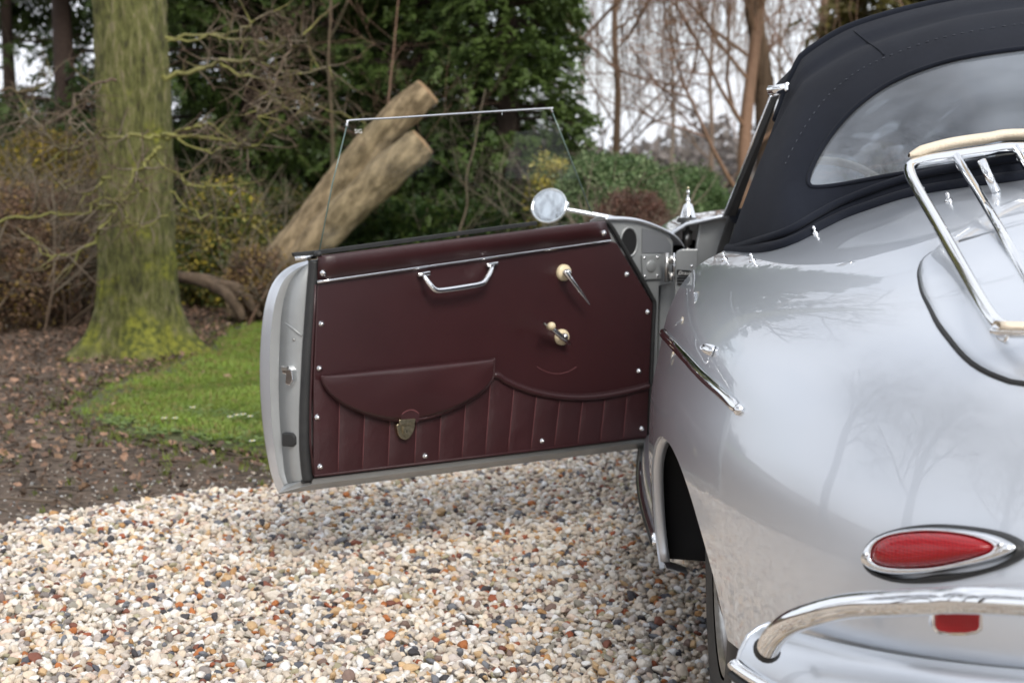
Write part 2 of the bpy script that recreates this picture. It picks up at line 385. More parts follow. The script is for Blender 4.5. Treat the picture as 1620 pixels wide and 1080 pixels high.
PW = np.array([17,18,14,9,10,8,4.5,3,1.6,1.2,1.9,3.8,3.2,2.9,2.2,3.6,3,7,3.0,8]); PW = PW/PW.sum()
def pebcols(n, dark=0):
    c = PAL[nr.choice(len(PAL), n, p=PW)]*nr.uniform(.95, 1.22, (n, 1)); return np.clip(c*np.array([[1.02, 1.02, 1.035]])*(1-dark), 0, .92)
def jgrid(x0, x1, y0, y1, s):
    X, Y = np.meshgrid(np.arange(x0, x1, s), np.arange(y0, y1, s)); P = np.stack([X.ravel(), Y.ravel()], 1); return P + nr.uniform(-.5*s, .5*s, P.shape)
EA = np.array(EDGE)
def edge_dist(P):
    return np.min(np.linalg.norm(P[:, None, :]-EA[None, ::1], axis=2), axis=1)
layers = []
for (s_, z0, smin, smax) in ((.0145, .004, .012, .022), (.0150, .0115, .0125, .0255), (.022, .0185, .013, .031)):
    P = jgrid(-2.9, 1.0, -.35, 3.6, s_); P = P[in_poly(P, GRAVEL)]
    # drop what the camera never sees to the far left/right of the near field
    layers.append((P, z0, smin, smax))
for (s_, z0, smin, smax) in ((.024, .008, .016, .030), (.034, .018, .018, .034)):
    P = jgrid(-3.6, 2.6, -3.2, 6.0, s_); P = P[in_poly(P, GRAVEL) & ~((P[:, 0] > -2.9) & (P[:, 0] < 1.0) & (P[:, 1] > -.35) & (P[:, 1] < 3.6))]
    layers.append((P, z0, smin, smax))
pp, rr, ss = [], [], []
for P, z0, a, b in layers:
    n = len(P); sz = a+(b-a)*nr.beta(1.5, 2.6, n); big = nr.random(n) < .012; sz = np.where(big, sz*1.45, sz)
    pp.append(np.stack([P[:, 0], P[:, 1], z0+nr.uniform(-.004, .004, n)], 1)); rr.append(np.stack([nr.normal(0, .45, n), nr.normal(0, .45, n), nr.uniform(0, 6.28, n)], 1))
    ss.append(sz[:, None]*np.stack([nr.uniform(.9, 1.45, n), nr.uniform(.75, 1.05, n), nr.uniform(.5, .85, n)], 1))
# strays on the soil
P = jgrid(-5.0, 0, -.5, 5.2, .026); d_ = edge_dist(P); keep = (~in_poly(P, GRAVEL)) & (nr.random(len(P)) < .10+.62*np.exp(-(d_/.45))) & ~in_poly(P, LAWN); P = P[keep]; n = len(P)
pp.append(np.stack([P[:, 0], P[:, 1], np.full(n, .004)], 1)); rr.append(np.stack([nr.normal(0, .4, n), nr.normal(0, .4, n), nr.uniform(0, 6.28, n)], 1))
ss.append((.006+.017*nr.beta(1.2, 3.4, n))[:, None]*np.stack([nr.uniform(.9, 1.4, n), nr.uniform(.75, 1.05, n), nr.uniform(.5, .85, n)], 1))
cc = pebcols(sum(len(x) for x in pp)); cc[-n:] = cc[-n:]*.62*nr.uniform(.5, 1.2, (n, 1))
scatter('gravel_pebbles', pebble_shapes(9), np.concatenate(pp), np.concatenate(rr), np.concatenate(ss), cc, peb_m, 'white, tan, rust and grey rounded pebbles covering the drive', 'gravel')

# leaf litter
def leaf_shapes():
    out = []
    for i in range(4):
        r = random.Random(i+50); L_ = 9; w = [0, .16, .30, .24, .36, .26, .30, .14, 0]; vs = []; fs = []
        for k in range(L_):
            x = k/(L_-1)-.5; c = .18*math.sin(k*.9+i)
            ww = w[k]*r.uniform(.85, 1.15)*.9
            vs += [(x, -ww, c*.5+ww*ww*2.0*r.uniform(.3, 1.4)), (x, 0, c*.5), (x, ww, c*.5+ww*ww*2.0*r.uniform(.3, 1.4))]
        for k in range(L_-1):
            a = 3*k; fs += [(a, a+1, a+4, a+3), (a+1, a+2, a+5, a+4)]
        me = bpy.data.meshes.new('leaf_shape'); me.from_pydata(vs, [], fs); me.update(); out.append(me)
    return out
leaf_m = pbr('dead_leaf', (1, 1, 1), rough=.7, attr=('icol', 'INSTANCER'), trans=.1)
P = jgrid(-9, 0, -1, 14, .034); d_ = edge_dist(P)
dens = np.clip(.16+d_*.42, 0, .8)*np.where(in_poly(P, LAWN), .035, 1); P = P[(nr.random(len(P)) < dens) & ~in_poly(P, GRAVEL)]; n = len(P)
lc = np.array([lin(c) for c in [(.50,.40,.33),(.58,.46,.38),(.38,.30,.25),(.30,.245,.20),(.66,.55,.47),(.45,.36,.28),(.24,.20,.17),(.34,.28,.23)]])[nr.choice(8, n, p=[.14,.1,.2,.2,.04,.08,.14,.10])]
lc = lc*nr.uniform(.7, 1.15, (n, 1))
scatter('leaf_litter', leaf_shapes(), np.stack([P[:, 0], P[:, 1], nr.uniform(.008, .03, n)], 1), np.stack([nr.normal(0, .5, n), nr.normal(0, .5, n), nr.uniform(0, 6.28, n)], 1),
        (.014+.034*nr.random(n)**1.5)[:, None]*np.array([[1, 1, 1]]), lc*1.25, leaf_m, 'brown fallen leaves lying on the bare soil', 'leaf litter')
# twigs and moss tufts in the soil
def twig_shape():
    m_ = MB(); m_.tube([(-.5, 0, 0), (-.2, .03, .02), (.15, -.02, .03), (.5, .02, 0)], [.03, .028, .022, .012], seg=5)
    me = bpy.data.meshes.new('twig_shape'); me.from_pydata(m_.v, [], m_.f); me.update(); return [me]
P = jgrid(-7, -.8, -.5, 9, .16); P = P[~in_poly(P, GRAVEL) & ~in_poly(P, LAWN)]; n = len(P)
scatter('fallen_twigs', twig_shape(), np.stack([P[:, 0], P[:, 1], np.full(n, .015)], 1), np.stack([nr.normal(0, .1, n), nr.normal(0, .2, n), nr.uniform(0, 6.28, n)], 1),
        (.05+.16*nr.random(n)**2)[:, None]*np.ones((1, 3)), np.array([[.10, .075, .055]])*nr.uniform(.5, 1.5, (n, 1)), leaf_m, 'thin brown twigs strewn over the soil', 'twigs')
# grass
def tuft_shapes(k=5, blades=14, h=1.0):
    out = []
    for i in range(k):
        r = random.Random(i+900); vs = []; fs = []
        for b in range(blades):
            a = r.uniform(0, 6.28); x, y = r.gauss(0, .25), r.gauss(0, .25); l = h*r.uniform(.5, 1.0); le = r.uniform(.1, .7)*l; w = .05; dx, dy = math.cos(a), math.sin(a); nx, ny = -dy*w, dx*w; n0 = len(vs)
            for t in (0, .4, .75):
                ww = 1-t*.5; vs += [(x+dx*le*t*t+nx*ww, y+dy*le*t*t+ny*ww, l*t*(1-.2*t)), (x+dx*le*t*t-nx*ww, y+dy*le*t*t-ny*ww, l*t*(1-.2*t))]
            vs.append((x+dx*le, y+dy*le, l*.82)); fs += [(n0, n0+1, n0+3, n0+2), (n0+2, n0+3, n0+5, n0+4), (n0+4, n0+5, n0+6)]
        me = bpy.data.meshes.new('tuft_shape'); me.from_pydata(vs, [], fs); me.update(); out.append(me)
    return out
grass_m = pbr('grass_blade', (1, 1, 1), rough=.55, attr=('icol', 'INSTANCER'), trans=.35, spec=.3)
P = jgrid(-4.2, -.4, 1.9, 10, .020); P = P[in_poly(P, LAWN)]; n = len(P)
f_ = .5+.5*np.sin(P[:, 0]*5+np.sin(P[:, 1]*4)*2)*np.sin(P[:, 1]*3.3+1); LA = np.array(LAWN); ld = np.min(np.linalg.norm(P[:, None, :]-LA[None], axis=2), axis=1)
keep = nr.random(n) < np.clip(ld/.35+.10+.25*(np.sin(P[:, 0]*17)*np.sin(P[:, 1]*13)), 0, 1); P = P[keep]; f_ = f_[keep]; ld = ld[keep]; n = len(P)
gc = np.array(lin((.50, .58, .26)))[None]*(.8+.45*f_[:, None])+nr.uniform(-.01, .02, (n, 3)); dry = (nr.random(n) < .12+.40*np.exp(-ld/.18)); gc[dry] = np.array(lin((.62, .58, .36)))*.8
gh = (.024+.022*nr.random(n))*(.55+.6*f_)*np.clip(ld/.3+.4, .4, 1)
scatter('lawn_grass', tuft_shapes(), np.stack([P[:, 0], P[:, 1], np.full(n, .014)], 1), np.stack([nr.normal(0, .15, n), nr.normal(0, .15, n), nr.uniform(0, 6.28, n)], 1),
        gh[:, None]*np.array([[1.1, 1.1, 1]]), np.clip(gc, .005, 1), grass_m, 'short bright green grass growing on the lawn wedge', 'grass')
P = jgrid(-4.6, -.9, 1.7, 9, .024); P = P[~in_poly(P, GRAVEL) & ~in_poly(P, LAWN)]; l2 = np.min(np.linalg.norm(P[:, None, :]-LA[None], axis=2), axis=1); P = P[nr.random(len(P)) < .75*np.exp(-l2/.09)]; n = len(P)
scatter('lawn_fringe', tuft_shapes(4, 12), np.stack([P[:, 0], P[:, 1], np.full(n, .004)], 1), np.stack([nr.normal(0, .3, n), nr.normal(0, .3, n), nr.uniform(0, 6.28, n)], 1),
        (.014+.022*nr.random(n))[:, None]*np.ones((1, 3)), np.array([lin((.47, .52, .24))])*nr.uniform(.5, 1.2, (n, 1)), grass_m, 'ragged thin grass spreading from the lawn rim', 'grass')
# sparse weeds at the verge and grass on the soil
P = jgrid(-4.6, -.9, .8, 4.4, .05); d2 = edge_dist(P); P = P[~in_poly(P, GRAVEL) & ~in_poly(P, LAWN) & (nr.random(len(P)) < .05+.22*(np.sin(P[:, 0]*4+1)*np.sin(P[:, 1]*5) > .35))]; n = len(P)
scatter('verge_moss', tuft_shapes(4, 12), np.stack([P[:, 0], P[:, 1], np.full(n, .005)], 1), np.stack([nr.normal(0, .3, n), nr.normal(0, .3, n), nr.uniform(0, 6.28, n)], 1),
        (.018+.02*nr.random(n))[:, None]*np.ones((1, 3)), np.array([lin((.42, .46, .20))])*nr.uniform(.5, 1.2, (n, 1)), grass_m, 'thin mossy tufts between soil and gravel edge', 'moss')
# clover patch + daisies
def rosette():
    vs = []; fs = []
    for b in range(7):
        a = b*.9+.2; dx, dy = math.cos(a), math.sin(a); n0 = len(vs); w = .28
        vs += [(0, 0, 0), (dx*.6-dy*w, dy*.6+dx*w, .45), (dx, dy, .42), (dx*.6+dy*w, dy*.6-dx*w, .45)]; fs.append((n0, n0+1, n0+2, n0+3))
    me = bpy.data.meshes.new('rosette_shape'); me.from_pydata(vs, [], fs); me.update(); return [me]
cl = [gp(x, y) for x, y in ((180, 675), (230, 668), (300, 660), (345, 662), (385, 668), (330, 690), (250, 690), (400, 705), (415, 690), (360, 695), (290, 680))]
P = np.concatenate([np.array(c)[None]+nr.normal(0, .07, (60, 2)) for c in cl]); P = P[in_poly(P, LAWN)]; n = len(P)
scatter('clover_patch', rosette(), np.stack([P[:, 0], P[:, 1], np.full(n, .02)], 1), np.stack([nr.normal(0, .25, n), nr.normal(0, .25, n), nr.uniform(0, 6.28, n)], 1),
        (.009+.008*nr.random(n))[:, None]*np.ones((1, 3)), np.array([lin((.52, .60, .38))])*nr.uniform(.6, 1.1, (n, 1)), grass_m, 'pale green clover rosettes along the front of the lawn', 'clover')
petal = pbr('daisy_petal', (.85, .85, .82), rough=.6); yel = pbr('daisy_eye', (.75, .55, .05), rough=.7); stem_m = pbr('stem_green', (.06, .11, .03), rough=.6)
DA = [((305, 644), 'single white daisy standing alone in the middle of the lawn'), ((260, 661), 'white daisy, left one of the close pair on the lawn'), ((277, 661), 'white daisy, right one of the close pair on the lawn'),
      ((364, 659), 'white daisy, leftmost of the row beside the open door'), ((374, 656), 'white daisy, second of the row beside the open door'), ((385, 655), 'white daisy, third of the row beside the open door'), ((396, 658), 'white daisy closest to the open door edge'), ((399, 697), 'white daisy at the front edge of the lawn below the others'),
      ((363, 512), 'small white daisy far back at the left lawn corner'), ((387, 512), 'small white daisy far back beside the branch on the ground')]
for (px, py), lab in DA:
    p = G(px, py, .05); r_ = empty('daisy', (p.x, p.y, .014), lab, 'daisy', 'daisies on the lawn')
    m_ = MB(); m_.tube([(p.x, p.y, .014), (p.x+.003, p.y, .035), (p.x, p.y, .05)], .0012, seg=5); m_.build('stem', stem_m, r_)
    m_ = MB()
    for k in range(14):
        a = k*2*math.pi/14; d = Vector((math.cos(a), math.sin(a), .1)); s_ = Vector((-math.sin(a), math.cos(a), 0))*.0026; o_ = p
        m_.add([o_+d*.003, o_+d*.009+s_, o_+d*.0125, o_+d*.009-s_], [(0, 1, 2, 3)])
    m_.build('petals', petal, r_, smooth=False)
    m_ = MB(); m_.lathe([(.0035, 0), (.003, .002), (0, .003)], p, (0, 0, 1), 10); m_.build('flower_centre', yel, r_)
# ================================================================== CAR
car = empty('convertible_car', (0, 0, 0), 'silver vintage convertible with black soft top raised and its left door wide open', 'car')
TAB_H = [.16, .25, .35, .45, .55, .65, .72, .777, .822, .854, .875, .90, .93, .97, 1.0, 1.015]
TAB_W = [.765, .78, .790, .796, .793, .776, .762, .737, .70, .645, .60, .545, .475, .385, .27, .15]
TAB_R = [-.86, -.915, -.947, -.948, -.930, -.898, -.866, -.830, -.790, -.755, -.725, -.68, -.62, -.48, -.33, -.24]
VF = .40
def nexp(h): return interp(h, [.2, .6, .85, 1.0], [2.45, 2.6, 2.35, 2.1])
def rearpt(h, th):
    w, vr, n = interp(h, TAB_H, TAB_W), interp(h, TAB_H, TAB_R), nexp(h)
    return Vector((-w*abs(math.sin(th))**(2/n)*(1 if th >= 0 else -1), VF-(VF-vr)*abs(math.cos(th))**(2/n), h))
FT_H = [.18, .3, .45, .6, .7, .78, .839, .875, .893, .905, .915]
FT_W = [.75, .775, .785, .785, .775, .752, .71, .66, .58, .42, .12]
FT_R = [2.85, 2.93, 2.96, 2.94, 2.90, 2.84, 2.74, 2.6, 2.4, 2.1, 1.9]
def bool_mesh(name, mb, cutters, mat, parent, solid, op='DIFFERENCE', auto=38):
    o = mb.build(name, mat, parent)
    if solid:
        m = o.modifiers.new('s', 'SOLIDIFY'); m.thickness = abs(solid); m.offset = -1 if solid > 0 else 1
    cs = []
    for i, c in enumerate(cutters):
        q = c.build('cutter', mat, parent, smooth=False); cs.append(q)
        b = o.modifiers.new('b%d' % i, 'BOOLEAN'); b.operation = op; b.object = q; b.solver = 'EXACT'
    bpy.context.view_layer.update()
    ev = o.evaluated_get(bpy.context.evaluated_depsgraph_get()); me = bpy.data.meshes.new_from_object(ev)
    o.modifiers.clear(); o.data = me
    for q in cs: bpy.data.objects.remove(q, do_unlink=True)
    me.shade_smooth(); me.set_sharp_from_angle(angle=math.radians(auto)); me.name = name
    return o
# rear body shell
hs = [.16+(.60-.16)*i/20 for i in range(20)]+[.60+(.86-.60)*i/30 for i in range(30)]+[.86+(1.015-.86)*i/24 for i in range(25)]
rows = []
ths = [math.pi/2*math.copysign(abs(k/40)**.85, k) for k in range(-40, 41)]
for h in hs:
    w = interp(h, TAB_H, TAB_W)
    r = [Vector((w, v, h)) for v in (.42, .41)]+[rearpt(h, th) for th in ths]+[Vector((-w, v, h)) for v in (.41, .42)]
    rows.append(r)
body_mb = MB().grid(rows)
# a plain copy for measuring where things sit on the paint
bvh = BVHTree.FromPolygons([Vector(v) for v in body_mb.v], body_mb.f)
def hit(px, py):
    loc, nrm, _, _ = bvh.ray_cast(CAM, ray(px, py).normalized())
    if loc is None:
        loc, nrm, _, _ = bvh.find_nearest(V(px, py, -.2))
    if nrm.dot(CAM-loc) < 0: nrm = -nrm
    return loc, nrm
def cyl(c, r, x0, x1, seg=64, rz=None):
    pts = [(Vector((x0, c[0]+r*math.cos(2*math.pi*k/seg), c[1]+(rz or r)*math.sin(2*math.pi*k/seg)))) for k in range(seg)]
    return MB().prism(pts, Vector((x1-x0, 0, 0)))
ARC, ARR, ARZ = (0, .285), .355, .255
cut = [cyl(ARC, ARR, -1, -.5, 96, ARZ), cyl(ARC, ARR, .5, 1, 96, ARZ), MB().box((0, -.9, .02), (2.2, 1.55, .56)), MB().box((0, .3, .05), (2.2, 1.2, .33))]
shell = bool_mesh('rear_body', body_mb, cut, silver, car, .010)
# rolled edges of the arch
def flank_u(v, h):
    lo, hi = 0.0, math.pi/2
    w = interp(h, TAB_H, TAB_W); vr = interp(h, TAB_H, TAB_R); n = nexp(h)
    if v >= VF: return -w
    a = (VF-v)/(VF-vr); return -w*(max(0, 1-a**n))**(1/n)
for sgn, nm in ((1, 'wheel_arch_lip'), (-1, 'wheel_arch_lip')):
    pts = []
    for k in range(49):
        a = math.radians(-13+211*k/48); v = ARC[0]+ARR*math.cos(a); h = ARC[1]+ARZ*math.sin(a)
        if v < 0 and h < .40: continue
        pts.append(Vector((sgn*(flank_u(v, h)+.010), v, h)))
    m_ = MB().grid([[p+Vector((sgn*o_, 0, 0)) + Vector((0, ARC[0]-p.y, ARC[1]-p.z)).normalized()*q for p in pts] for o_, q in ((-.006, .0), (-.006, .006), (.004, .009), (.013, .010))])
    m_.build(nm, silver, car, solid=.002)
# dark wheel houses and floor
for sgn in (-1, 1):
    m_ = MB(); P0 = []
    for u in (.765, .45): P0.append([Vector((sgn*u, ARC[0]+(ARR+.015)*math.cos(a), ARC[1]+(ARZ+.012+(.08 if u < .5 else 0))*math.sin(a))) for a in [math.radians(-12+204*k/30) for k in range(31)]])
    # outer ring follows the skin a little inside
    P0[0] = [Vector((sgn*(abs(flank_u(p.y, p.z))-.02), p.y, p.z)) for p in P0[0]]
    m_.grid(P0); m_.build('wheel_house', void, car, solid=.003)
    MB().box((sgn*.45, .02, .45), (.01, .9, .62)).build('wheel_house_wall', void, car, smooth=False)
MB().box((0, .35, .235), (1.16, 2.1, .05)).build('floor_pan', void, car, smooth=False, bevel=.01)
MB().box((0, -.45, .36), (.7, .5, .12)).build('engine_bay', void, car, smooth=False, bevel=.03)
# ---- front body
rows = []
for i in range(36):
    h = .18+(.915-.18)*(i/35)**.8
    w, vr = interp(h, FT_H, FT_W), interp(h, FT_H, FT_R); r = []
    pts = []
    for k in range(-24, 25):
        th = math.pi/2*k/24; n = 2.5
        pts.append(Vector((-w*abs(math.sin(th))**(2/n)*(1 if th >= 0 else -1), 1.9+(vr-1.9)*abs(math.cos(th))**(2/n), h)))
    r = [Vector((w, v, h)) for v in (1.49, 1.6, 1.75)]+pts+[Vector((-w, v, h)) for v in (1.75, 1.6, 1.49)]
    rows.append(r)
fb = bool_mesh('front_body', MB().grid(rows), [cyl((2.12, .285), .325, -1, -.5), cyl((2.12, .285), .325, .5, 1)], silver, car, .010)
m_ = MB(); fe = [Vector((-interp(h, FT_H, FT_W), 1.487, h)) for h in [.3+.615*k/30 for k in range(31)]]
m_.tube([p+Vector((.006, 0, -.004)) for p in fe], .006, 8); m_.tube([Vector((-p.x, p.y, p.z))+Vector((-.006, 0, -.004)) for p in fe], .006, 8); m_.build('fender_edge_bead', silver, car)
# sills with their trim
for sgn in (-1, 1):
    m_ = MB(); vs_ = [.425+1.06*k/16 for k in range(17)]
    def su(v): return .765+.022*math.sin(math.pi*min(1, max(0, (v-.3)/1.2)))
    m_.grid([[Vector((sgn*(su(v)+du), v, h)) for v in vs_] for du, h in ((-.10, .30), (-.03, .30), (-.008, .292), (0, .275), (0, .22), (-.015, .19), (-.06, .18))])
    m_.build('sill', silver, car, solid=.003)
    m_ = MB().tube([Vector((sgn*(su(v)+.006), v, .245)) for v in vs_], .009, 8); m_.build('sill_trim', chrome, car)
    m_ = MB().tube([Vector((sgn*(su(v)+.013), v, .245)) for v in vs_], .0045, 8); m_.build('sill_trim_rubber', rubber, car)
# ---- B-post flange of the open doorway and door openings (left)
hh = [.30+.55*k/20 for k in range(21)]
m_ = MB(); m_.grid([[Vector((-interp(h, TAB_H, TAB_W)+du, .42+dv, h)) for h in hh] for du, dv in ((.001, -.001), (.004, .008), (.012, .013), (.03, .014), (.05, .004), (.10, .004))])
m_.build('door_post', dull_silver, car, solid=.002)
# right door closed: skin joins front and rear
m_ = MB(); m_.grid([[Vector(((interp(h, TAB_H, TAB_W)*(1-t)+interp(h, FT_H, FT_W)*t)+.012*math.sin(math.pi*t), .424+(1.482-.424)*t, h if h < .86 else .86+.03*t)) for t in [k/12 for k in range(13)]] for h in [.305+.555*k/20 for k in range(21)]])
m_.build('closed_right_door', silver, car, solid=.02)
# ---- scuttle, A-post and what shows in the gap ahead of the open door
def poly3(pts, y): return [V(a, b, y) for a, b in pts]
m_ = MB().box((-.42, 1.62, .52), (.62, .02, .60)); m_.build('dark_recess_box', void, car, smooth=False)  # black box added for the shaded recess; the darkness is its colour
m_ = MB().prism(poly3([(1106, 352), (1152, 340), (1178, 340), (1170, 440), (1100, 470), (1096, 420)], 1.52), Vector((0, .03, 0))); m_.build('a_post', dull_silver, car, smooth=False, bevel=.006)
m_ = MB().prism(poly3([(1152, 343), (1166, 341), (1150, 400), (1120, 470), (1112, 470), (1128, 420)], 1.46), Vector((0, .02, 0))); m_.build('a_post_seal_channel', rubber, car, smooth=False, bevel=.003)
pl = c2([(1068, 408), (1071, 398), (1080, 394)], 4)+[(1105, 394), (1103, 425), (1096, 470), (1090, 560), (1068, 560)]
m_ = MB().prism(poly3(pl, 1.40), Vector((0, .012, 0))); m_.build('hinge_post_plate', dull_silver, car, smooth=False, bevel=.003)
m_ = MB().prism(poly3([(1044, 445), (1070, 445), (1100, 500), (1090, 700), (1036, 700)], 1.47), Vector((0, .02, 0))); m_.build('hinge_post', dull_silver, car, smooth=False, bevel=.004)
lb = MB().prism(poly3(c2([(1071, 427), (1078, 427), (1092, 428), (1094, 432), (1093, 437), (1080, 437), (1072, 436)], 3, True), 1.397), Vector((0, .0025, 0))).build('coachbuilder_badge', black_paint, car, smooth=False)
for (a, b, c, d) in ((1071, 438.5, 1092, 441.5), (1071, 443, 1087, 446), (1071, 448, 1079, 451)):
    MB().prism(poly3([(a, b), (c, b), (c-1, d), (a, d)], 1.397), Vector((0, .0025, 0))).build('number_plaque', black_paint, car, smooth=False)
def text(name, s_, size, loc, X, Z, mat, parent, shear=0, ext=.0003):
    cu = bpy.data.curves.new(name, 'FONT'); cu.body = s_; cu.size = size; cu.extrude = ext; cu.shear = shear; cu.align_x = 'CENTER'; cu.align_y = 'CENTER'
    o = bpy.data.objects.new(name, cu); COL.objects.link(o); cu.materials.append(mat)
    X = Vector(X).normalized(); Z = Vector(Z).normalized(); Y = Z.cross(X).normalized(); Z = X.cross(Y)
    o.rotation_euler = Matrix((X, Y, Z)).transposed().to_euler()
    # make it real mesh
    bpy.context.view_layer.update(); me = bpy.data.meshes.new_from_object(o.evaluated_get(bpy.context.evaluated_depsgraph_get()))
    rot = o.rotation_euler.copy(); bpy.data.objects.remove(o, do_unlink=True)
    o = bpy.data.objects.new(name, me); COL.objects.link(o); o.rotation_euler = rot
    if parent: o.parent = parent; o.location = Vector(loc)-worldloc(parent)
    else: o.location = loc
    if not me.materials: me.materials.append(mat)
    return o
text('badge_lettering', 'Drauz', .014, V(1082.5, 432, 1.3955), (1, 0, 0), (0, -1, 0), white_print, lb, .3)
s_ = MB(); s_.lathe([(.0045, 0), (.0045, .001), (.003, .003), (0, .0035)], V(1094, 421, 1.40), (0, -1, 0), 12); s_.build('post_screw', chrome, car)
# hinge
for y0 in (404, 431): 
    a = V(1062, y0, 1.40); b = V(1062, y0+13, 1.40); MB().tube([a, b], .0085, 12).build('hinge_knuckle', steel, car)
a = V(1055, 400, 1.395); b = V(1055, 446, 1.395); MB().tube([a, b], .0065, 12).build('hinge_pin', steel, car)
a = V(1066.5, 400, 1.392); b = V(1066.5, 446, 1.392); MB().tube([a, b], .0025, 8).build('hinge_leaf_edge', chrome, car)
# aerial
ab = V(1088, 344, 1.58)
ar = bpy.data.objects.new('aerial', None)
m_ = MB(); m_.lathe([(.030, -.014), (.031, -.009), (.026, 0), (0, .0)], ab, (0, 0, 1), 20); an = m_.build('aerial', rubber, car)
MB().lathe([(.0235, 0), (.022, .006), (.013, .036), (.0075, .040), (.005, .043)], ab, (0, 0, 1), 20).build('aerial_cone', chrome, an)
MB().lathe([(.004, .042), (.007, .046), (.007, .050), (.0035, .055), (.0035, .066), (.0045, .070), (.004, .076), (0, .078)], ab, (0, 0, 1), 14).build('aerial_rod_tip', chrome, an)
MB().lathe([(0, .079), (.0045, .0815), (.0045, .084), (0, .088)], ab, (0, 0, 1), 12).build('aerial_ball', gold, an)
ul = V(1088, 350, 1.55); MB().lathe([(.006, 0), (.006, -.025), (.014, -.027), (.014, -.065), (.007, -.068), (.007, -.08), (.012, -.082), (.012, -.1), (.005, -.102), (.005, -.16)], ul, (0, 0, 1), 16).build('aerial_tube', steel, an)
# ---- wheels
def wheel(c, sgn):
    w = MB(); R, wd = .322, .16
    prof = [(.20, -wd/2+.01), (.235, -wd/2), (.285, -wd/2+.004), (.306, -wd/2+.018), (.318, -wd/2+.032)]
    for k in range(5):
        a = -wd/2+.036+k*.0187
        prof += [(.322, a), (.322, a+.013), (.314, a+.0135), (.314, a+.018)]
    prof += [(.318, wd/2-.032), (.306, wd/2-.018), (.285, wd/2-.004), (.235, wd/2), (.20, wd/2-.01)]
    t = w.lathe(prof, c, (sgn, 0, 0), 64)
    wh = t.build('wheel', rubber, car, auto=30)
    MB().lathe([(.205, -.06), (.205, .058), (.195, .068), (.185, .055), (.15, .03), (.10, .045), (.05, .052), (.0, .055)], c, (sgn, 0, 0), 48).build('rim', steel, wh)
    MB().lathe([(.12, .046), (.11, .062), (.07, .075), (0, .082)], c, (sgn, 0, 0), 32).build('hub_cap', chrome, wh)
for v in (.0, 2.12):
    for sgn in (-1, 1): wheel(Vector((sgn*.612, v, .32)), sgn)
# ---- flank trim strip
pts = [hit(a, b) for a, b in c2([(1047, 524), (1060, 538), (1085, 565), (1115, 597), (1145, 624), (1170, 648)], 6)]
m_ = MB(); rw = []
for i, (p, nn) in enumerate(pts):
    t = (pts[min(i+1, len(pts)-1)][0]-pts[max(i-1, 0)][0]).normalized(); s_ = t.cross(nn).normalized()
    k = 1 if i < len(pts)-2 else .7
    rw.append([p+s_*(.0095*k*math.cos(a))+nn*(.008*k*math.sin(a)+.001) for a in [math.pi*j/10 for j in range(11)]])
m_.grid(rw); e = len(m_.v); p, nn = pts[-1]
m_.build('flank_trim_strip', chrome, car, solid=.0015)
m_ = MB(); m_.lathe([(.0095, -.002), (.009, .004), (.006, .0075), (0, .009)], p, nn, 14); m_.build('trim_end_cap', chrome, car)
# ---- snap studs round the soft top
for a, b in ((1147, 411), (1191, 413), (1290, 370), (1501, 318)):
    p, nn = hit(a, b); nn = (nn+Vector((0, 0, .4))).normalized()
    MB().lathe([(.0062, -.001), (.0062, .002), (.0042, .004), (.0024, .005), (.0024, .008), (.0038, .0095), (.0038, .0115), (.002, .0145), (0, .015)], p, nn, 14).build('tonneau_stud', chrome, car)
# ---- engine lid
Dl = Vector((0, .55, -.835)).normalized(); Qx = Vector((0, .835, .55)).normalized()
lo = [hit(a, b)[0] for a, b in ((1618, 607), (1590, 600), (1560, 588), (1530, 568), (1505, 540), (1480, 505), (1462, 470), (1453, 440), (1455, 418), (1470, 402), (1500, 387), (1560, 368), (1618, 357))]
lq = sorted([(p.dot(Qx), abs(p.x)) for p in lo]); q0, q1 = lq[0][0]-.045, lq[-1][0]+.015
QX = [q0]+[q for q, _ in lq]+[q1]; UX = [.0]+[u for _, u in lq]+[.0]
def lidU(q):
    # bottom closes round at the centre, top closes round
    return interp(q, QX, UX)
def drop(u, q):
    o = Vector((u, 0, 0))+Qx*q-Dl*2; loc, nn, _, _ = bvh.ray_cast(o, Dl)
    if loc is None: loc, nn, _, _ = bvh.find_nearest(o+Dl*2)
    if nn.dot(Dl) > 0: nn = -nn
    return loc, nn
rows = []; nq = 44; qs = [q0+(q1-q0)*(.5-.5*math.cos(math.pi*k/nq)) for k in range(nq+1)]
outl = []
for k, q in enumerate(qs):
    U = max(lidU(q), .004); r = []
    for j in range(-20, 21):
        p, nn = drop(U*math.sin(math.pi/2*j/20), q); edge = (abs(j) == 20 or k in (0, nq))
        r.append(p+nn*(-.004 if edge else (.0022 if abs(j) > 18 or k in (1, nq-1) else .0035)))
    rows.append(r); outl.append((drop(-U, q), drop(U, q)))
lid = MB().grid(rows).build('engine_lid', silver, car)
ring = [a[0]-a[1]*.0 for a, b in outl]+[b[0]-b[1]*.0 for a, b in outl[::-1]]
MB().tube([a[0] for a, b in outl[:37]][::-1]+[b[0] for a, b in outl[:37]], [.0008+.0034*min(1, max(0, k-3)/14) for k in range(37)]+[.0008+.0034*min(1, max(0, k-3)/14) for k in range(37)][::-1], 8).build('lid_gasket', rubber, lid)
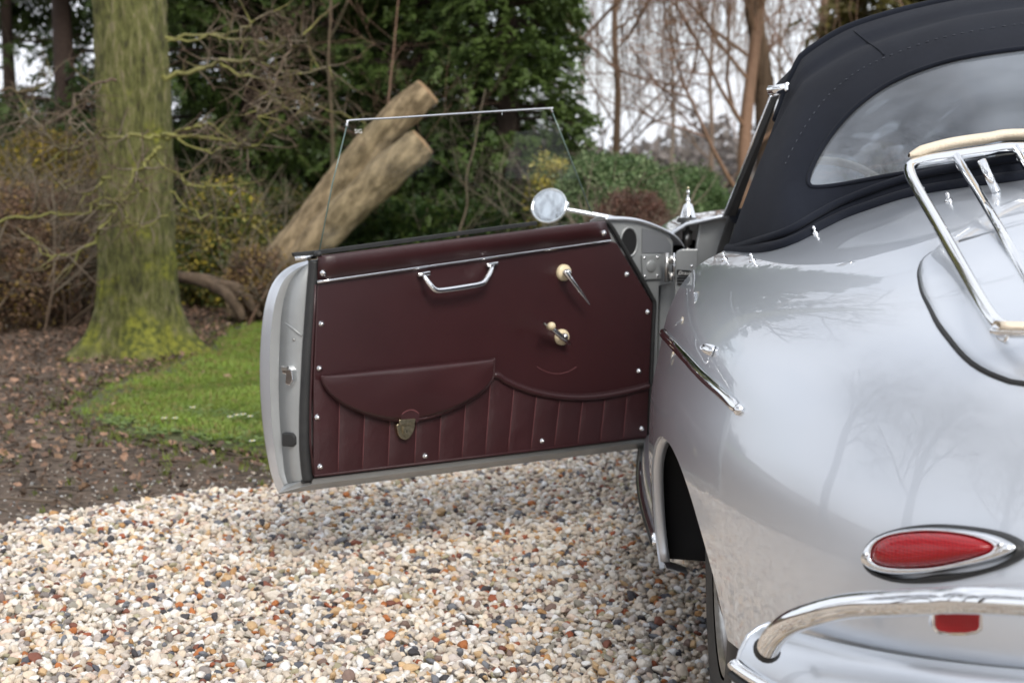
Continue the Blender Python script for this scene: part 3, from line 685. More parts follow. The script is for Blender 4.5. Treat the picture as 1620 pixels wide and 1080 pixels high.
# ---- tail light
def ringlight(name, px_center, outer, inner, bezel, mirror=False):
    c, nn = hit(*px_center); 
    def unp(l): return [PL(a, b, c, nn) for a, b in c2(l, 112//len(l), True)]
    O_ = unp(outer); I_ = unp(inner); B_ = unp(bezel)
    if mirror:
        f = lambda p: Vector((-p.x, p.y, p.z)); O_ = [f(p) for p in O_]; I_ = [f(p) for p in I_]; B_ = [f(p) for p in B_]; c = f(c); nn = f(nn)
    co = sum(O_, Vector())/len(O_); ci = sum(I_, Vector())/len(I_)
    def ring(L_, cen, k, off): return [cen+(p-cen)*k+nn*off for p in L_]
    def bev(L_, cen, d, off):      # constant-width inset
        out = []
        for p in L_: r = p-cen; out.append(p-r.normalized()*d+nn*off)
        return out
    g = MB().grid([bev(O_, co, .0, -.03), bev(O_, co, -.002, .006), bev(O_, co, -.001, .012), bev(O_, co, .0025, .016), bev(O_, co, .006, .017), bev(O_, co, .008, .010)], closed=True)
    t = g.build(name, rubber, car)
    z = MB().grid([bev(B_, co, .0, .010), bev(B_, co, .0, .022), bev(B_, co, .003, .027), bev(I_, ci, -.004, .030), bev(I_, ci, -.001, .029), bev(I_, ci, .0, .022)], closed=True)
    z.build('bezel', chrome, t)
    L_ = MB().grid([ring(I_, ci, .998, .021), ring(I_, ci, .985, .027), ring(I_, ci, .93, .033), ring(I_, ci, .8, .039), ring(I_, ci, .6, .043), ring(I_, ci, .35, .045), ring(I_, ci, .12, .0455), ring(I_, ci, .001, .0455)], closed=True)
    L_.build('lens', red, t)
    return t, c, nn
OUT = [(1373, 884), (1377, 866), (1395, 848), (1430, 836), (1480, 831), (1530, 833), (1580, 841), (1612, 855), (1624, 870), (1612, 884), (1580, 899), (1530, 912), (1480, 919), (1430, 920), (1395, 911), (1378, 899)]
BEZ = [(1377, 880), (1384, 864), (1402, 849), (1435, 838), (1480, 834), (1530, 836), (1578, 844), (1608, 856), (1617, 867), (1606, 876), (1578, 886), (1530, 897), (1480, 906), (1430, 907), (1398, 901), (1381, 891)]
INN = [(1397, 879), (1403, 860), (1425, 847), (1465, 841), (1510, 841), (1550, 846), (1578, 855), (1588, 864), (1578, 874), (1545, 884), (1505, 892), (1460, 896), (1425, 895), (1404, 889)]
for mi in (False, True):
    t, c, nn = ringlight('tail_light', (1495, 872), OUT, INN, BEZ, mi)
    for a, b in ((1388, 876), (1600, 861)):
        p = PL(a, b, hit(1495, 872)[0], hit(1495, 872)[1])
        if mi: p = Vector((-p.x, p.y, p.z))
        MB().lathe([(.0042, .027), (.0042, .0305), (.003, .0322), (0, .0326)], p, nn, 14).build('bezel_screw', chrome, t)
        X = nn.orthogonal().normalized(); Y = nn.cross(X)
        MB().box(p+nn*.0326, (.005, .0008, .0006), X, Y, nn).box(p+nn*.0327, (.0008, .005, .0006), X, Y, nn).build('screw_slot', black_paint, t, smooth=False)
# ---- bumper: painted blade, rubbing strip and chrome tube
def plan(u, h, off):          # rear outline of the body at height h, pushed out by off
    w, vr, n = interp(h, TAB_H, TAB_W), interp(h, TAB_H, TAB_R), nexp(h); a = min(abs(u)/(w+off), .9995)
    return VF-(VF-vr+off)*(1-a**n)**(1/n)
def zb(u): return .389+.085*(1-min(1, abs(u)/.70)**2)
def plpath(off, h, umax, n=60):
    us = [umax*math.sin(math.pi/2*k/n) for k in range(-n, n+1)]
    return [Vector((u, plan(u, h, off), 0)) for u in us]
BL = [Vector((-.735, -.42, 0))]+plpath(.055, .45, .748)+[Vector((.735, -.42, 0))]
# resample smooth
us = [.680*math.sin(math.pi/2*k/50) for k in range(-50, 51)]
rows = []
prof = [(-.035, -.004), (-.012, .001), (.004, -.003), (.020, -.012), (.032, -.032), (.040, -.060), (.043, -.090), (.036, -.125), (.018, -.145), (-.02, -.150)]
bp = [Vector((u, plan(u, .45, .035), 0)) for u in us]
def nrm2(P, i):
    t = P[min(i+1, len(P)-1)]-P[max(i-1, 0)]; return Vector((t.y, -t.x, 0)).normalized()
for (o_, dz) in prof:
    rows.append([p+nrm2(bp, i)*(o_ if True else 0)+Vector((0, 0, zb(p.x)+dz)) for i, p in enumerate(bp)])
bump = MB().grid(rows).build('rear_bumper', silver, car, solid=.002)
for e_ in (0, -1):
    ed = [r[e_] for r in rows]; MB().tube(ed, .003, 6).build('bumper_end_bead', silver, bump)
for nm, o_, r_, mt, dz in (('bumper_trim_seal', .037, .010, rubber, -.050), ('bumper_trim', .043, .0085, chrome, -.047), ('bumper_trim_insert', .046, .0060, rubber, -.061)):
    MB().tube([p+nrm2(bp, i)*o_+Vector((0, 0, zb(p.x)+dz-.055*max(0, 1-(p.x/.68)**2)**.6)) for i, p in enumerate(bp)], r_, 10).build(nm, mt, bump)
tp = [V(1214, 1030, -.70)]
tube_px = [(1214, 1026, -.70), (1226, 1006, -.725), (1250, 985, -.76), (1290, 970, -.80), (1340, 958, -.84), (1400, 954, -.885), (1480, 951, -.93), (1590, 951, -.975)]
lf = [V(a, b, c) for a, b, c in tube_px]; cen = Vector((0, -1.05, lf[-1].z+.004)); mid = [Vector((-.22, -1.035, lf[-1].z+.003))]
full = lf+mid+[cen]+[Vector((-p.x, p.y, p.z)) for p in (lf+mid)[::-1]]
full = crom(full, 6)
MB().tube(full, .0150, 20).build('overrider_tube', chrome, bump)
for sgn in (1, -1):
    a = lf[0]; t_ = (lf[0]-lf[1]).normalized(); p = Vector((sgn*a.x, a.y, a.z)); tt = Vector((sgn*t_.x, t_.y, t_.z))
    MB().lathe([(.0155, -.004), (.0180, .002), (.0170, .006), (0, .007)], p, tt, 18).build('tube_end_pad', rubber, bump)
# reflector
for sgn in (1, -1):
    py = -.925
    f = lambda l, y: [Vector((sgn*V(a, b, y).x, y, V(a, b, y).z)) for a, b in l]
    sh = c2([(1478, 960), (1553, 960), (1553, 994), (1548, 1000), (1530, 1003), (1502, 1003), (1484, 1000), (1478, 994)][2:], 4)
    big = [(1476, 955), (1556, 955)]+[(1556, 995), (1550, 1003), (1530, 1006), (1502, 1006), (1482, 1003), (1475, 995)]
    rf = MB().prism(f(big, py), Vector((0, .02, 0))).build('rear_reflector', chrome, car, smooth=False, bevel=.003)
    sm = [(1480, 958), (1552, 958), (1551, 993), (1546, 999), (1530, 1002), (1502, 1002), (1486, 999), (1480, 993)]
    MB().prism(f(sm, py-.006), Vector((0, .012, 0))).build('reflector_lens', red, rf, smooth=False, bevel=.003)
# ---- luggage rack
Rp0 = V(1438, 250, -.15); Rn = Vector((1, 0, 0)).cross(Vector((0, .57, .209))).normalized()
def RP(a, b, off=0): return PL(a, b, Rp0+Rn*off, Rn)
fr = [RP(a, b) for a, b in ((1618, 233), (1560, 239), (1505, 247), (1460, 254), (1441, 262), (1440, 275), (1452, 300), (1480, 348), (1515, 410), (1550, 472), (1568, 500), (1582, 514), (1600, 521), (1622, 524))]
Cm = lambda p: Vector((-p.x, p.y, p.z))
topmid = Vector((0, fr[0].y+.005, 0)); topmid.z = (Rp0-topmid).dot(Rn)/Rn.z; botmid = Vector((0, fr[-1].y-.012, 0)); botmid.z = (Rp0-botmid).dot(Rn)/Rn.z
loop = fr+[botmid]+[Cm(p) for p in fr[::-1]]+[topmid]
rack_m = MB().tube(crom(loop, 5, True), .0088, 14, closed=True)
rack = rack_m.build('luggage_rack', chrome, car)
def rpt(u, v): p = Vector((u, v, 0)); p.z = (Rp0-p).dot(Rn)/Rn.z; return p
b1 = (RP(1512, 246), RP(1632, 455)); b2 = (RP(1607, 234), RP(1700, 400))
for q in (b1, b2):
    d = (q[1]-q[0]); u0 = q[0].x; 
    for sgn in (1, -1):
        A = Vector((sgn*q[0].x, q[0].y, q[0].z)); e_ = rpt(sgn*(q[0].x+d.x/d.y*(fr[-1].y-q[0].y)), fr[-1].y)
        MB().tube([A, A.lerp(e_, .5)+Rn*.004, e_], .0068, 12).build('rack_slat', chrome, rack)
        MB().tube([A-Rn*.006, A+Vector((.004, -.004, -.020)), A+Vector((.006, -.018, -.024)), A+Vector((.005, -.026, -.012))], .0028, 8).build('strap_loop', chrome, rack)
for u in (-.13, -.05, .05, .13):
    MB().tube([rpt(u, fr[0].y), rpt(u, fr[-1].y)], .0068, 12).build('rack_slat', chrome, rack)
for (a, b) in ((1447, 285), (1520, 420), (1575, 510)):
    for sgn in (1, -1):
        p = RP(a, b); P_ = Vector((sgn*p.x, p.y, p.z)); MB().tube([P_-Rn*.006, P_+Vector((sgn*.003, -.004, -.018)), P_+Vector((sgn*.008, -.020, -.022)), P_+Vector((sgn*.006, -.028, -.012))], .0028, 8).build('strap_loop', chrome, rack)
# rack feet to the lid
for sgn in (1, -1):
    for v in (fr[0].y-.06, fr[-1].y+.07):
        p = rpt(sgn*.30, v); q, nn = drop(sgn*.28, Vector((0, v, p.z-.08)).dot(Qx)); MB().tube([p, q], .007, 10).build('rack_foot', chrome, rack)
# leather pads
def pad(pts, name, wid, hgt):
    rows = []
    P = crom(pts, 6)
    for i, p in enumerate(P):
        k = min(1, .35+.65*min(i, len(P)-1-i)/4)
        rows.append([p+Vector((0, math.cos(a)*wid*k, 0))+Rn*(math.sin(a)*hgt*k) for a in [2*math.pi*j/12 for j in range(12)]])
    MB().grid(rows, closed=True).build(name, tan, rack)
tp_ = [RP(a, b, .008) for a, b in ((1438, 246), (1465, 237), (1505, 227), (1560, 219), (1618, 213))]
pad(tp_+[Vector((0, topmid.y, topmid.z+.012))]+[Cm(p) for p in tp_[::-1]], 'leather_pad', .022, .010)
bq = [RP(a, b, .010) for a, b in ((1597, 512), (1625, 516))]
pad(bq+[botmid+Rn*.012]+[Cm(p) for p in bq[::-1]], 'leather_pad', .018, .006)
# ---- soft top
OO = [(.643, .42, .860), (.618, .43, .915), (.594, .44, .975), (.568, .46, 1.04), (.545, .48, 1.102), (.526, .50, 1.155), (.514, .50, 1.192), (.500, .50, 1.222), (.489, .50, 1.243), (.439, .50, 1.278), (.389, .50, 1.303), (.301, .50, 1.330), (.201, .50, 1.352), (.10, .50, 1.366), (0, .50, 1.372)]
BB = [hit(a, b)[0] for a, b in ((1168, 398), (1200, 397), (1250, 387), (1300, 362), (1340, 343), (1400, 322), (1450, 308), (1530, 295), (1618, 284))]
BB = [Vector((-.640, .415, .852))]+BB[1:]+[Vector((0, BB[-1].y-.03, BB[-1].z+.018))]
def resamp(P, n):
    P = crom(P, 8); L_ = [0]
    for a, b in zip(P, P[1:]): L_.append(L_[-1]+(b-a).length)
    out = []; j = 0
    for k in range(n+1):
        t = L_[-1]*k/n
        while j < len(L_)-2 and L_[j+1] < t: j += 1
        out.append(P[j].lerp(P[j+1], (t-L_[j])/max(1e-9, L_[j+1]-L_[j])))
    return out
NS = 60
Os = resamp([Vector((-a, b, c)) for a, b, c in OO], NS); Bs = resamp(BB, NS)
def tops(k, t):
    s_ = k/NS; o, b = Os[k], Bs[k]; p = o.lerp(b, t); bl = .075*math.sin(math.pi*min(1, s_*1.0)*.5)**.8
    n_ = Vector((-.75*(1-s_), -.55, .62*s_+.15)).normalized()
    crease = -.012*math.exp(-((t-.20)/.05)**2)*min(1, s_*3)*(1 if t > 0 else 0)
    return p+n_*(bl*math.sin(math.pi*t)**.85+crease)
T_ = [k/30 for k in range(31)]
half = [[tops(k, t) for k in range(NS+1)] for t in T_]
rows = [[p for p in r]+[Vector((-p.x, p.y, p.z)) for p in r[-2::-1]] for r in half]
topmb = MB().grid(rows)
tb = BVHTree.FromPolygons([Vector(v) for v in topmb.v], topmb.f)
def thit(px, py):
    loc, nn, _, _ = tb.ray_cast(CAM, ray(px, py).normalized())
    if loc is None: loc, nn, _, _ = tb.find_nearest(V(px, py, .2))
    if nn.dot(CAM-loc) < 0: nn = -nn
    return loc, nn
WPX = [(1618, 76), (1560, 84), (1500, 96), (1440, 116), (1390, 142), (1345, 178), (1310, 220), (1288, 258), (1279, 282), (1281, 293), (1292, 296), (1330, 292), (1400, 279), (1470, 268), (1540, 257), (1618, 247)]
wl = [thit(a, b)[0] for a, b in c2(WPX, 5)]
wl = [Vector((0, wl[0].y-.01, wl[0].z+.012))]+wl+[Vector((0, wl[-1].y-.02, wl[-1].z+.012))]
wfull = wl+[Cm(p) for p in wl[::-1][1:-1]]
# cutter: cone from the outline along the surface normal direction (mostly backwards-up)
dn = Vector((0, -.75, .66)).normalized()
def wcut(scale, d0, d1):
    c = sum(wfull, Vector())/len(wfull); A = [c+(p-c)*scale+dn*d0 for p in wfull]; B = [c+(p-c)*scale+dn*d1 for p in wfull]; n = len(A)
    m = MB(); ca = sum(A, Vector())/n; cb = sum(B, Vector())/n
    m.add(A+B+[ca, cb], [(i, (i+1) % n, (i+1) % n+n, i+n) for i in range(n)]+[((i+1) % n, i, 2*n) for i in range(n)]+[(i+n, (i+1) % n+n, 2*n+1) for i in range(n)]); return m
top = bool_mesh('soft_top', topmb, [wcut(1, -.2, .2)], cloth, car, .006, auto=40)
inner = MB().grid([[Vector(p)+Vector((-.0 if True else 0, .003, -.003)) for p in r] for r in rows])
bool_mesh('rear_window', inner, [wcut(1.015, -.2, .2)], vinyl, top, .0012, op='INTERSECT')
wb = [tb.find_nearest(p) for p in wfull]
MB().tube([q[0] for q in wb], .0042, 8, closed=True).build('window_binding', cloth, top)
# stitched seam round the window and hem rolls
sm = [thit(a, b) for a, b in c2([(1618, 38), (1540, 50), (1470, 66), (1400, 92), (1350, 118), (1305, 158), (1268, 210), (1240, 265)], 10)]
for i in range(0, len(sm)-1):
    if i % 2 == 0: MB().tube([sm[i][0]+sm[i][1]*.0008, sm[i+1][0].lerp(sm[i][0], .25)+sm[i][1]*.0008], .0011, 4).build('stitch', pbr('stitching', (.05, .055, .07), rough=.9) if i == 0 else bpy.data.materials['stitching'], top)
cs = [thit(a, b) for a, b in c2([(1352, 50), (1372, 66), (1392, 80), (1399, 88)], 4)]
MB().tube([p+n_*.0005 for p, n_ in cs], .0022, 6).build('cloth_seam', cloth, top)
Bf = Bs+[Cm(p) for p in Bs[::-1][1:]]
MB().tube([p+Vector((0, 0, .004)) for p in Bf], .0105, 10).build('hem_roll', cloth, top)
H2 = [tops(k, .945) for k in range(NS+1)]; H2 = H2+[Cm(p) for p in H2[::-1][1:]]
MB().tube([p+Vector((0, -.003, .003)) for p in H2], .0075, 10).build('hem_roll', cloth, top)
MB().tube([p+Vector((0, -.006, -.006)) for p in Bf[2:-2]], .0052, 8).build('hem_binding', rubber, top)
for tt in (.16,):
    R_ = [tops(k, tt) for k in range(6, NS+1)]; R_ = R_+[Cm(p) for p in R_[::-1][1:]]
# bow edge
MB().tube([p for p in Os[18:]]+[Cm(p) for p in Os[18:-1][::-1]], .010, 10).build('bow_ridge', cloth, top)
# roof ahead of the bow
hd = [(.487, 1.10, 1.20), (.47, 1.10, 1.22), (.42, 1.10, 1.235), (.30, 1.10, 1.255), (.15, 1.10, 1.27), (0, 1.10, 1.275)]
Hs = resamp([Vector((-a, b, c)) for a, b, c in hd], 40); O2 = resamp(Os[22:], 40)
rows = []
for t in [k/10 for k in range(11)]:
    r = [o.lerp(h, t)+Vector((0, 0, .035*math.sin(math.pi*t)*(.3+.7*k/40))) for k, (o, h) in enumerate(zip(O2, Hs))]
    rows.append(r+[Cm(p) for p in r[-2::-1]])
MB().grid(rows).build('roof_cloth', cloth, top, solid=.005)
# chrome rail end by the bow
a, b = V(1216, 143, .44), V(1243, 140, .42)
MB().tube([a, b], [.0085, .0098], 14).build('rail_catch', chrome, top)
MB().box(b+Vector((.002, -.002, .002)), (.011, .016, .019)).build('rail_catch_block', chrome, top, smooth=False, bevel=.004)
# ---- windscreen
WB = [V(1150, 340, 1.42), V(1163, 339, 1.40)]
WT = [V(1216, 155, 1.12), V(1238, 150, 1.10)]
for sgn in (1, -1):
    f = (lambda p: p) if sgn == 1 else Cm
    m_ = MB(); A, B, C_, D_ = f(V(1147, 342, 1.42)), f(V(1165, 342, 1.40)), f(V(1233, 150, 1.10)), f(V(1222, 152, 1.13))
    m_.prism([A, B, C_, D_], Vector((0, .03, 0))); m_.build('windscreen_pillar', rubber, car, smooth=False, bevel=.004)
    MB().tube([A+Vector((-sgn*.002, .012, 0)), D_+Vector((-sgn*.002, .012, 0))], .004, 8).build('pillar_chrome', chrome, car)
lb_, lt_ = V(1160, 342, 1.43), V(1230, 150, 1.13)
gr = []
for t in (0, .25, .5, .75, 1):
    a = lb_.lerp(lt_, t); gr.append([Vector((a.x*math.cos(0)*(1-2*k/12), a.y+.22*(1-(1-2*k/12)**2), a.z+.02*(1-(1-2*k/12)**2))) for k in range(13)])
ws = MB().grid(gr).build('windscreen', glass, car)
for r in (gr[0], gr[-1]): MB().tube(r, .011, 8).build('windscreen_frame', chrome, ws)
MB().tube([p+Vector((0, -.02, 0)) for p in gr[0]], .02, 8).build('scuttle_pad', cloth, car)
# cowl panel between screen and front body
cw = [[Vector((-.56*(1-2*k/12)*(1-t*.06), 1.45+.22*(1-(1-2*k/12)**2)+t*.25, .900+.02*(1-(1-2*k/12)**2)+.004*t)) for k in range(13)] for t in (0, .5, 1)]
MB().grid(cw).build('scuttle_panel', silver, car, solid=.004)
# ---- cabin
MB().box((0, 1.47, .74), (.98, .12, .22)).build('dashboard', leather, car, smooth=False, bevel=.03)
MB().box((0, .42, .52), (1.2, .6, .5)).build('rear_shelf', leather2, car, smooth=False, bevel=.06)
sw = Vector((-.33, 1.12, .86)); ax = Vector((0, -.9, .42)).normalized(); x_ = Vector((1, 0, 0)); y_ = ax.cross(x_)
swo = MB().tube([sw+x_*.2*math.cos(a)+y_*.2*math.sin(a) for a in [2*math.pi*k/36 for k in range(36)]], .011, 8, closed=True).build('steering_wheel', cream, car)
MB().tube([sw, sw-ax*.25], .02, 8).tube([sw-x_*.2, sw, sw+x_*.2], .008, 6).build('steering_column', steel, swo)
for sx in (-.33, .33):
    m_ = MB(); rows = []
    for t in [k/10 for k in range(11)]:
        zz = .38+.50*t; yy = .80-.14*t; w = .23*(1-.18*t**3); th = .055
        if t in (0, 1): th *= .4; w *= .9
        rows.append([Vector((sx+w*abs(math.cos(a))**.5*math.copysign(1, math.cos(a)), yy+th*abs(math.sin(a))**.6*math.copysign(1, math.sin(a)), zz)) for a in [2*math.pi*k/24+.01 for k in range(24)]])
    m_.grid(rows, closed=True); n0 = len(m_.v); m_.f.append(tuple(range(n0-24, n0))); st = m_.build('seat_back', leather, car)
    MB().box((sx, 1.0, .36), (.46, .42, .12)).build('seat_cushion', leather, st, smooth=False, bevel=.03)
im = V(1583, 155, 1.12); im = Vector((max(im.x, -.2), 1.12, im.z)) if False else V(1583, 155, 1.10)
irm = MB().box(im, (.155, .02, .052)).build('interior_mirror', cream, car, smooth=False, bevel=.008)
MB().tube([im, im+Vector((.0, .06, .09))], .005, 8).build('mirror_stalk', chrome, irm)

# ================================================================== OPEN DOOR (a part of the car)
PHI = .95; Hn = Vector((-.74, 1.42, 0)); dd = Vector((-math.sin(PHI), -math.cos(PHI), 0)); dn_ = Vector((math.cos(PHI), -math.sin(PHI), 0))
UP = Vector((0, 0, 1))
def D(px, py, off=0): return PL(px, py, Hn+dn_*off, dn_)
# inner pressing
zt = c2([(955, 349), (985, 349), (1010, 352), (1035, 360), (1056, 369)], 5)
inn = [(497, 757), (492, 700), (490, 600), (497, 500), (503, 408)]+zt+[(1064, 382), (1064, 404), (1062, 446), (1042, 452), (1040, 560), (1038, 692)]
door = MB().prism([D(a, b, -.006) for a, b in inn], -dn_*.004).build('open_door', dull_silver, car, smooth=False)
rim = [D(a, b-1.5, -.004) for a, b in c2([(955, 347), (985, 347), (1010, 350), (1035, 358), (1058, 369), (1072, 380), (1080, 392)], 6)]
# curved top flange of the skin over the front end
m_ = MB(); m_.grid([[p+dn_*o_+UP*z_ for p in rim] for o_, z_ in ((.010, -.004), (.008, .002), (-.006, .005), (-.03, .004), (-.06, -.006), (-.085, -.03))]); m_.build('door_top_flange', silver, door, solid=.0015)
# oval access hole as a flat disc, inner shade painted black; pressed rim
oc = [(995+dx, 383+dy) for dx, dy in [(13.5*math.cos(a)*1.0+2.2*math.sin(a)*-.2, 23*math.sin(a)) for a in [2*math.pi*k/36 for k in range(36)]]]
MB().prism([D(a, b, -.0035) for a, b in oc], -dn_*.001).build('access_hole_dark', void, door, smooth=False)
MB().tube([D(a, b, -.004) for a, b in oc], .0035, 8, closed=True).build('access_hole_rim', dull_silver, door)
# flat plate for the hinge recess, its shade put into a darker paint
rc = [(1016, 361), (1038, 366), (1054, 375), (1062, 388), (1062, 400), (1016, 400)]
MB().prism([D(a, b, -.0035) for a, b in rc], -dn_*.0015).build('hinge_recess_shade', pbr('recess_shade_paint', (.20, .21, .225), rough=.5, metal=.3), door, smooth=False)
# hinge plate
hp = [(1016, 403), (1046, 402), (1047, 441), (1018, 443)]
hpo = MB().prism([D(a, b, .002) for a, b in hp], -dn_*.007).build('hinge_plate', dull_silver, door, smooth=False, bevel=.002)
for a, b in ((1019.5, 408), (1039.5, 407), (1020, 437), (1040, 436)): MB().lathe([(.0042, 0), (.0035, .0025), (0, .003)], D(a, b, .002), dn_, 10).build('hinge_screw', chrome, door)
MB().lathe([(.0165, 0), (.0165, .002), (.014, .0035), (0, .004)], D(1030, 421, .002), dn_, 24).build('hinge_boss', dull_silver, door)
# latch-end pressings: curves read from the outside in
Lo = [(487, 412), (462, 420), (441, 436), (427, 460), (418, 495), (413, 545), (412, 600), (415, 655), (421, 705), (430, 750), (441, 779)]
Lr = [(488, 417), (468, 426), (450, 442), (438, 468), (431, 502), (427, 550), (427, 600), (429, 655), (434, 705), (441, 748), (449, 768)]
Li = [(489, 418), (472, 430), (459, 447), (450, 474), (445, 508), (443, 555), (442, 605), (443, 655), (447, 705), (451, 745), (456, 764)]
Ls = [(490, 416), (489, 430), (488, 448), (486, 474), (483, 508), (479, 555), (476, 605), (474, 655), (474, 705), (477, 742), (479, 760)]
Lc = [(503, 410), (502, 428), (500, 448), (498, 474), (496, 508), (493, 555), (491, 605), (489, 655), (489, 705), (491, 738), (494, 757)]
pf = [.25, .45, .62, .76, .88, .97, 1.0, 1.0, .95, .86, .75]
def col(L_, base): return crom([D(a, b, -.004-base*p) for (a, b), p in zip(L_, pf)], 5)
K0, K1, K2, K3, K4 = col(Lc, .0), col(Ls, .010), col(Li, .080), col(Lr, .088), col(Lo, .125)
K4b = [p-dn_*.004 for p in K4]; K4c = [p-dn_*.006-dd*.01 for p in K4]
K3s = [p-dd*.010 for p in K3]; K35 = [p.lerp(q, .45) for p, q in zip(K3, K4)]
MB().grid([K1, K2]).build('latch_face', dull_silver, door, solid=.002)
MB().grid([K2, [p.lerp(q, .5)+dd*.004 for p, q in zip(K2, K3)], K3]).build('latch_face_step', dull_silver, door)
MB().grid([K3, K3s]).build('rebate', dull_silver, door); MB().grid([K3, K35, K4, K4b, K4c]).build('skin_edge', silver, door)
MB().tube([p+dn_*.003 for p in [a.lerp(b, .5) for a, b in zip(K0, K1)]], [.0135]*len(K0), 10).build('door_seal', rubber, door)
MB().grid([[p+dn_*.004 for p in K0], [p+dn_*.0 for p in K1], [p-dn_*.01 for p in K1]]).build('door_seal_lip', rubber, door)
# outer skin
sk = []
for i in range(len(K4)):
    p = K4c[i]; t = i/(len(K4)-1); z = .842-(.842-.272)*t; off = (p-Hn).dot(dn_)
    e = Hn+dd*.012+dn_*(off*.95-.004); e.z = z; sk.append([p.lerp(e, s_)-dn_*(.012*math.sin(math.pi*s_)) for s_ in [k/14 for k in range(15)]])
MB().grid(sk).build('outer_skin', silver, door, solid=.001)
# bottom flange
bf0 = [D(a, b, .0) for a, b in ((494, 757), (1030, 692))]; bf1 = [D(a, b, -.004) for a, b in ((492, 765), (1030, 697))]; bf2 = [D(a, b, -.05) for a, b in ((441, 778), (1026, 706))]; bf3 = [D(a, b, -.09) for a, b in ((441, 781), (1024, 707))]
MB().grid([bf0, bf1, bf2]).build('bottom_face', dull_silver, door, solid=.002, smooth=False)
MB().grid([bf2, [p+Vector((0, 0, -.002)) for p in bf2], bf3, [K4c[-1], sk[-1][-1]]]).build('bottom_edge', dull_silver, door, solid=.001, smooth=False)
MB().add([K2[-1], K3[-1], K4c[-1], bf2[0], bf1[0], K1[-1]], [(0, 1, 2, 3), (0, 3, 4, 5)]).build('corner_gusset', dull_silver, door, smooth=False, solid=.001)
MB().prism([D(a, b, -.001) for a, b in ((479, 760), (494, 756), (1028, 691), (1028, 695), (494, 762), (479, 765))], -dn_*.01).build('bottom_seal', rubber, door, smooth=False)
# latch, stop, stiffening ridge
def onf(a, b, fr_): # a point on the latch face between seal and rim at the photo row
    i = min(range(len(K1)), key=lambda k: abs(K1[k].z-PL(a, b, K1[k], dn_).z)); return K1[i].lerp(K2[i], fr_)
fn = ((K2[25]-K1[25]).cross(UP)).normalized(); fn = fn if fn.dot(CAM-K1[25]) > 0 else -fn
fx = UP.cross(fn).normalized()
def F(px, py, off=0): return PL(px, py, K1[25].lerp(K2[25], .5)+fn*off, fn)
MB().prism([F(a, b, .002) for a, b in ((444, 573), (472, 577), (474, 628), (458, 626), (444, 605))], -fn*.003).build('lock_plate', dull_silver, door, smooth=False, bevel=.001)
lk = MB().prism([F(a, b, .022) for a, b in ((446, 580), (454, 578), (461, 586), (463, 602), (458, 610), (451, 607), (452, 592), (446, 590))], -fn*.022).build('door_lock', chrome, door, smooth=False, bevel=.002)
MB().box(F(451, 582, .026), (.018, .010, .010), fx, fn, UP).build('lock_bolt', steel, lk, smooth=False, bevel=.002)
MB().prism([F(a, b, .018) for a, b in ((445, 684), (460, 685), (466, 690), (467, 703), (460, 707), (445, 706))], -fn*.020).build('rubber_buffer', rubber, door, smooth=False, bevel=.004)
MB().tube([F(443, 505, .0), F(460, 517, .001), F(478, 531, .0)], .0022, 6).build('pressed_ridge', dull_silver, door)
MB().lathe([(.0035, 0), (.003, .002), (0, .0024)], F(465, 537, .002), fn, 10).build('lock_screw', steel, door)
# waist rail trim above the card
MB().prism([D(a, b, -.012) for a, b in ((464, 400), (500, 402), (860, 352), (905, 346), (905, 341), (860, 346), (500, 395), (465, 402))][:0] or [D(a, b, -.014) for a, b in ((466, 406), (505, 403), (850, 356), (850, 350), (505, 396), (464, 400))], -dn_*.012).build('window_weatherstrip', rubber, door, smooth=False, bevel=.001)
MB().tube([D(467, 409, -.004), D(500, 406, -.002)], .0048, 8).build('waist_finisher', chrome, door)
MB().lathe([(.007, -.01), (.007, .006), (.004, .010), (0, .011)], D(503, 402, .008), dn_, 10).build('weatherstrip_clip', rubber, door)
# card
card = [(502, 446), (965, 381), (976, 384), (1033, 480), (1029, 560), (1024, 692), (497, 753), (496, 600), (500, 500)]
cd_ = MB().prism([D(a, b, .008) for a, b in card], -dn_*.012).build('door_card', leather, door, smooth=False, bevel=.003)
tl, tr_, bl_, br_ = (503, 403), (957, 347), (502, 447), (968, 381)
rows = []
for t in [k/14 for k in range(15)]:
    off = -.022 if t == 0 else .003+.030*math.sin(math.pi*min(1, .28+t*.70))**.8
    rows.append([D(tl[0]+(tr_[0]-tl[0])*s_+(bl_[0]-tl[0])*t*(1-s_)+(br_[0]-tr_[0])*t*s_, (tl[1]*(1-s_)+tr_[1]*s_)*(1-t)+(bl_[1]*(1-s_)+br_[1]*s_)*t-(0 if t > .02 else -1), off*(1 if .012 < s_ < .99 else .5)) for s_ in [k/30 for k in range(31)]])
MB().grid(rows).build('padded_top_roll', leather, door, solid=.004)
m_ = MB(); A = [D(502+(966-502)*k/20, 446+(380.5-446)*k/20, .015) for k in range(21)]
m_.tube(A, .0036, 10); m_.build('chrome_bead', chrome, door)
# seals down the sloping front edge
MB().tube([D(a, b, .001) for a, b in c2([(958, 350), (968, 360), (985, 389), (1010, 432), (1031, 470), (1035, 482), (1033, 520), (1030, 600), (1027, 690)], 5)], .0065, 8).build('card_edge_seal', rubber, door)
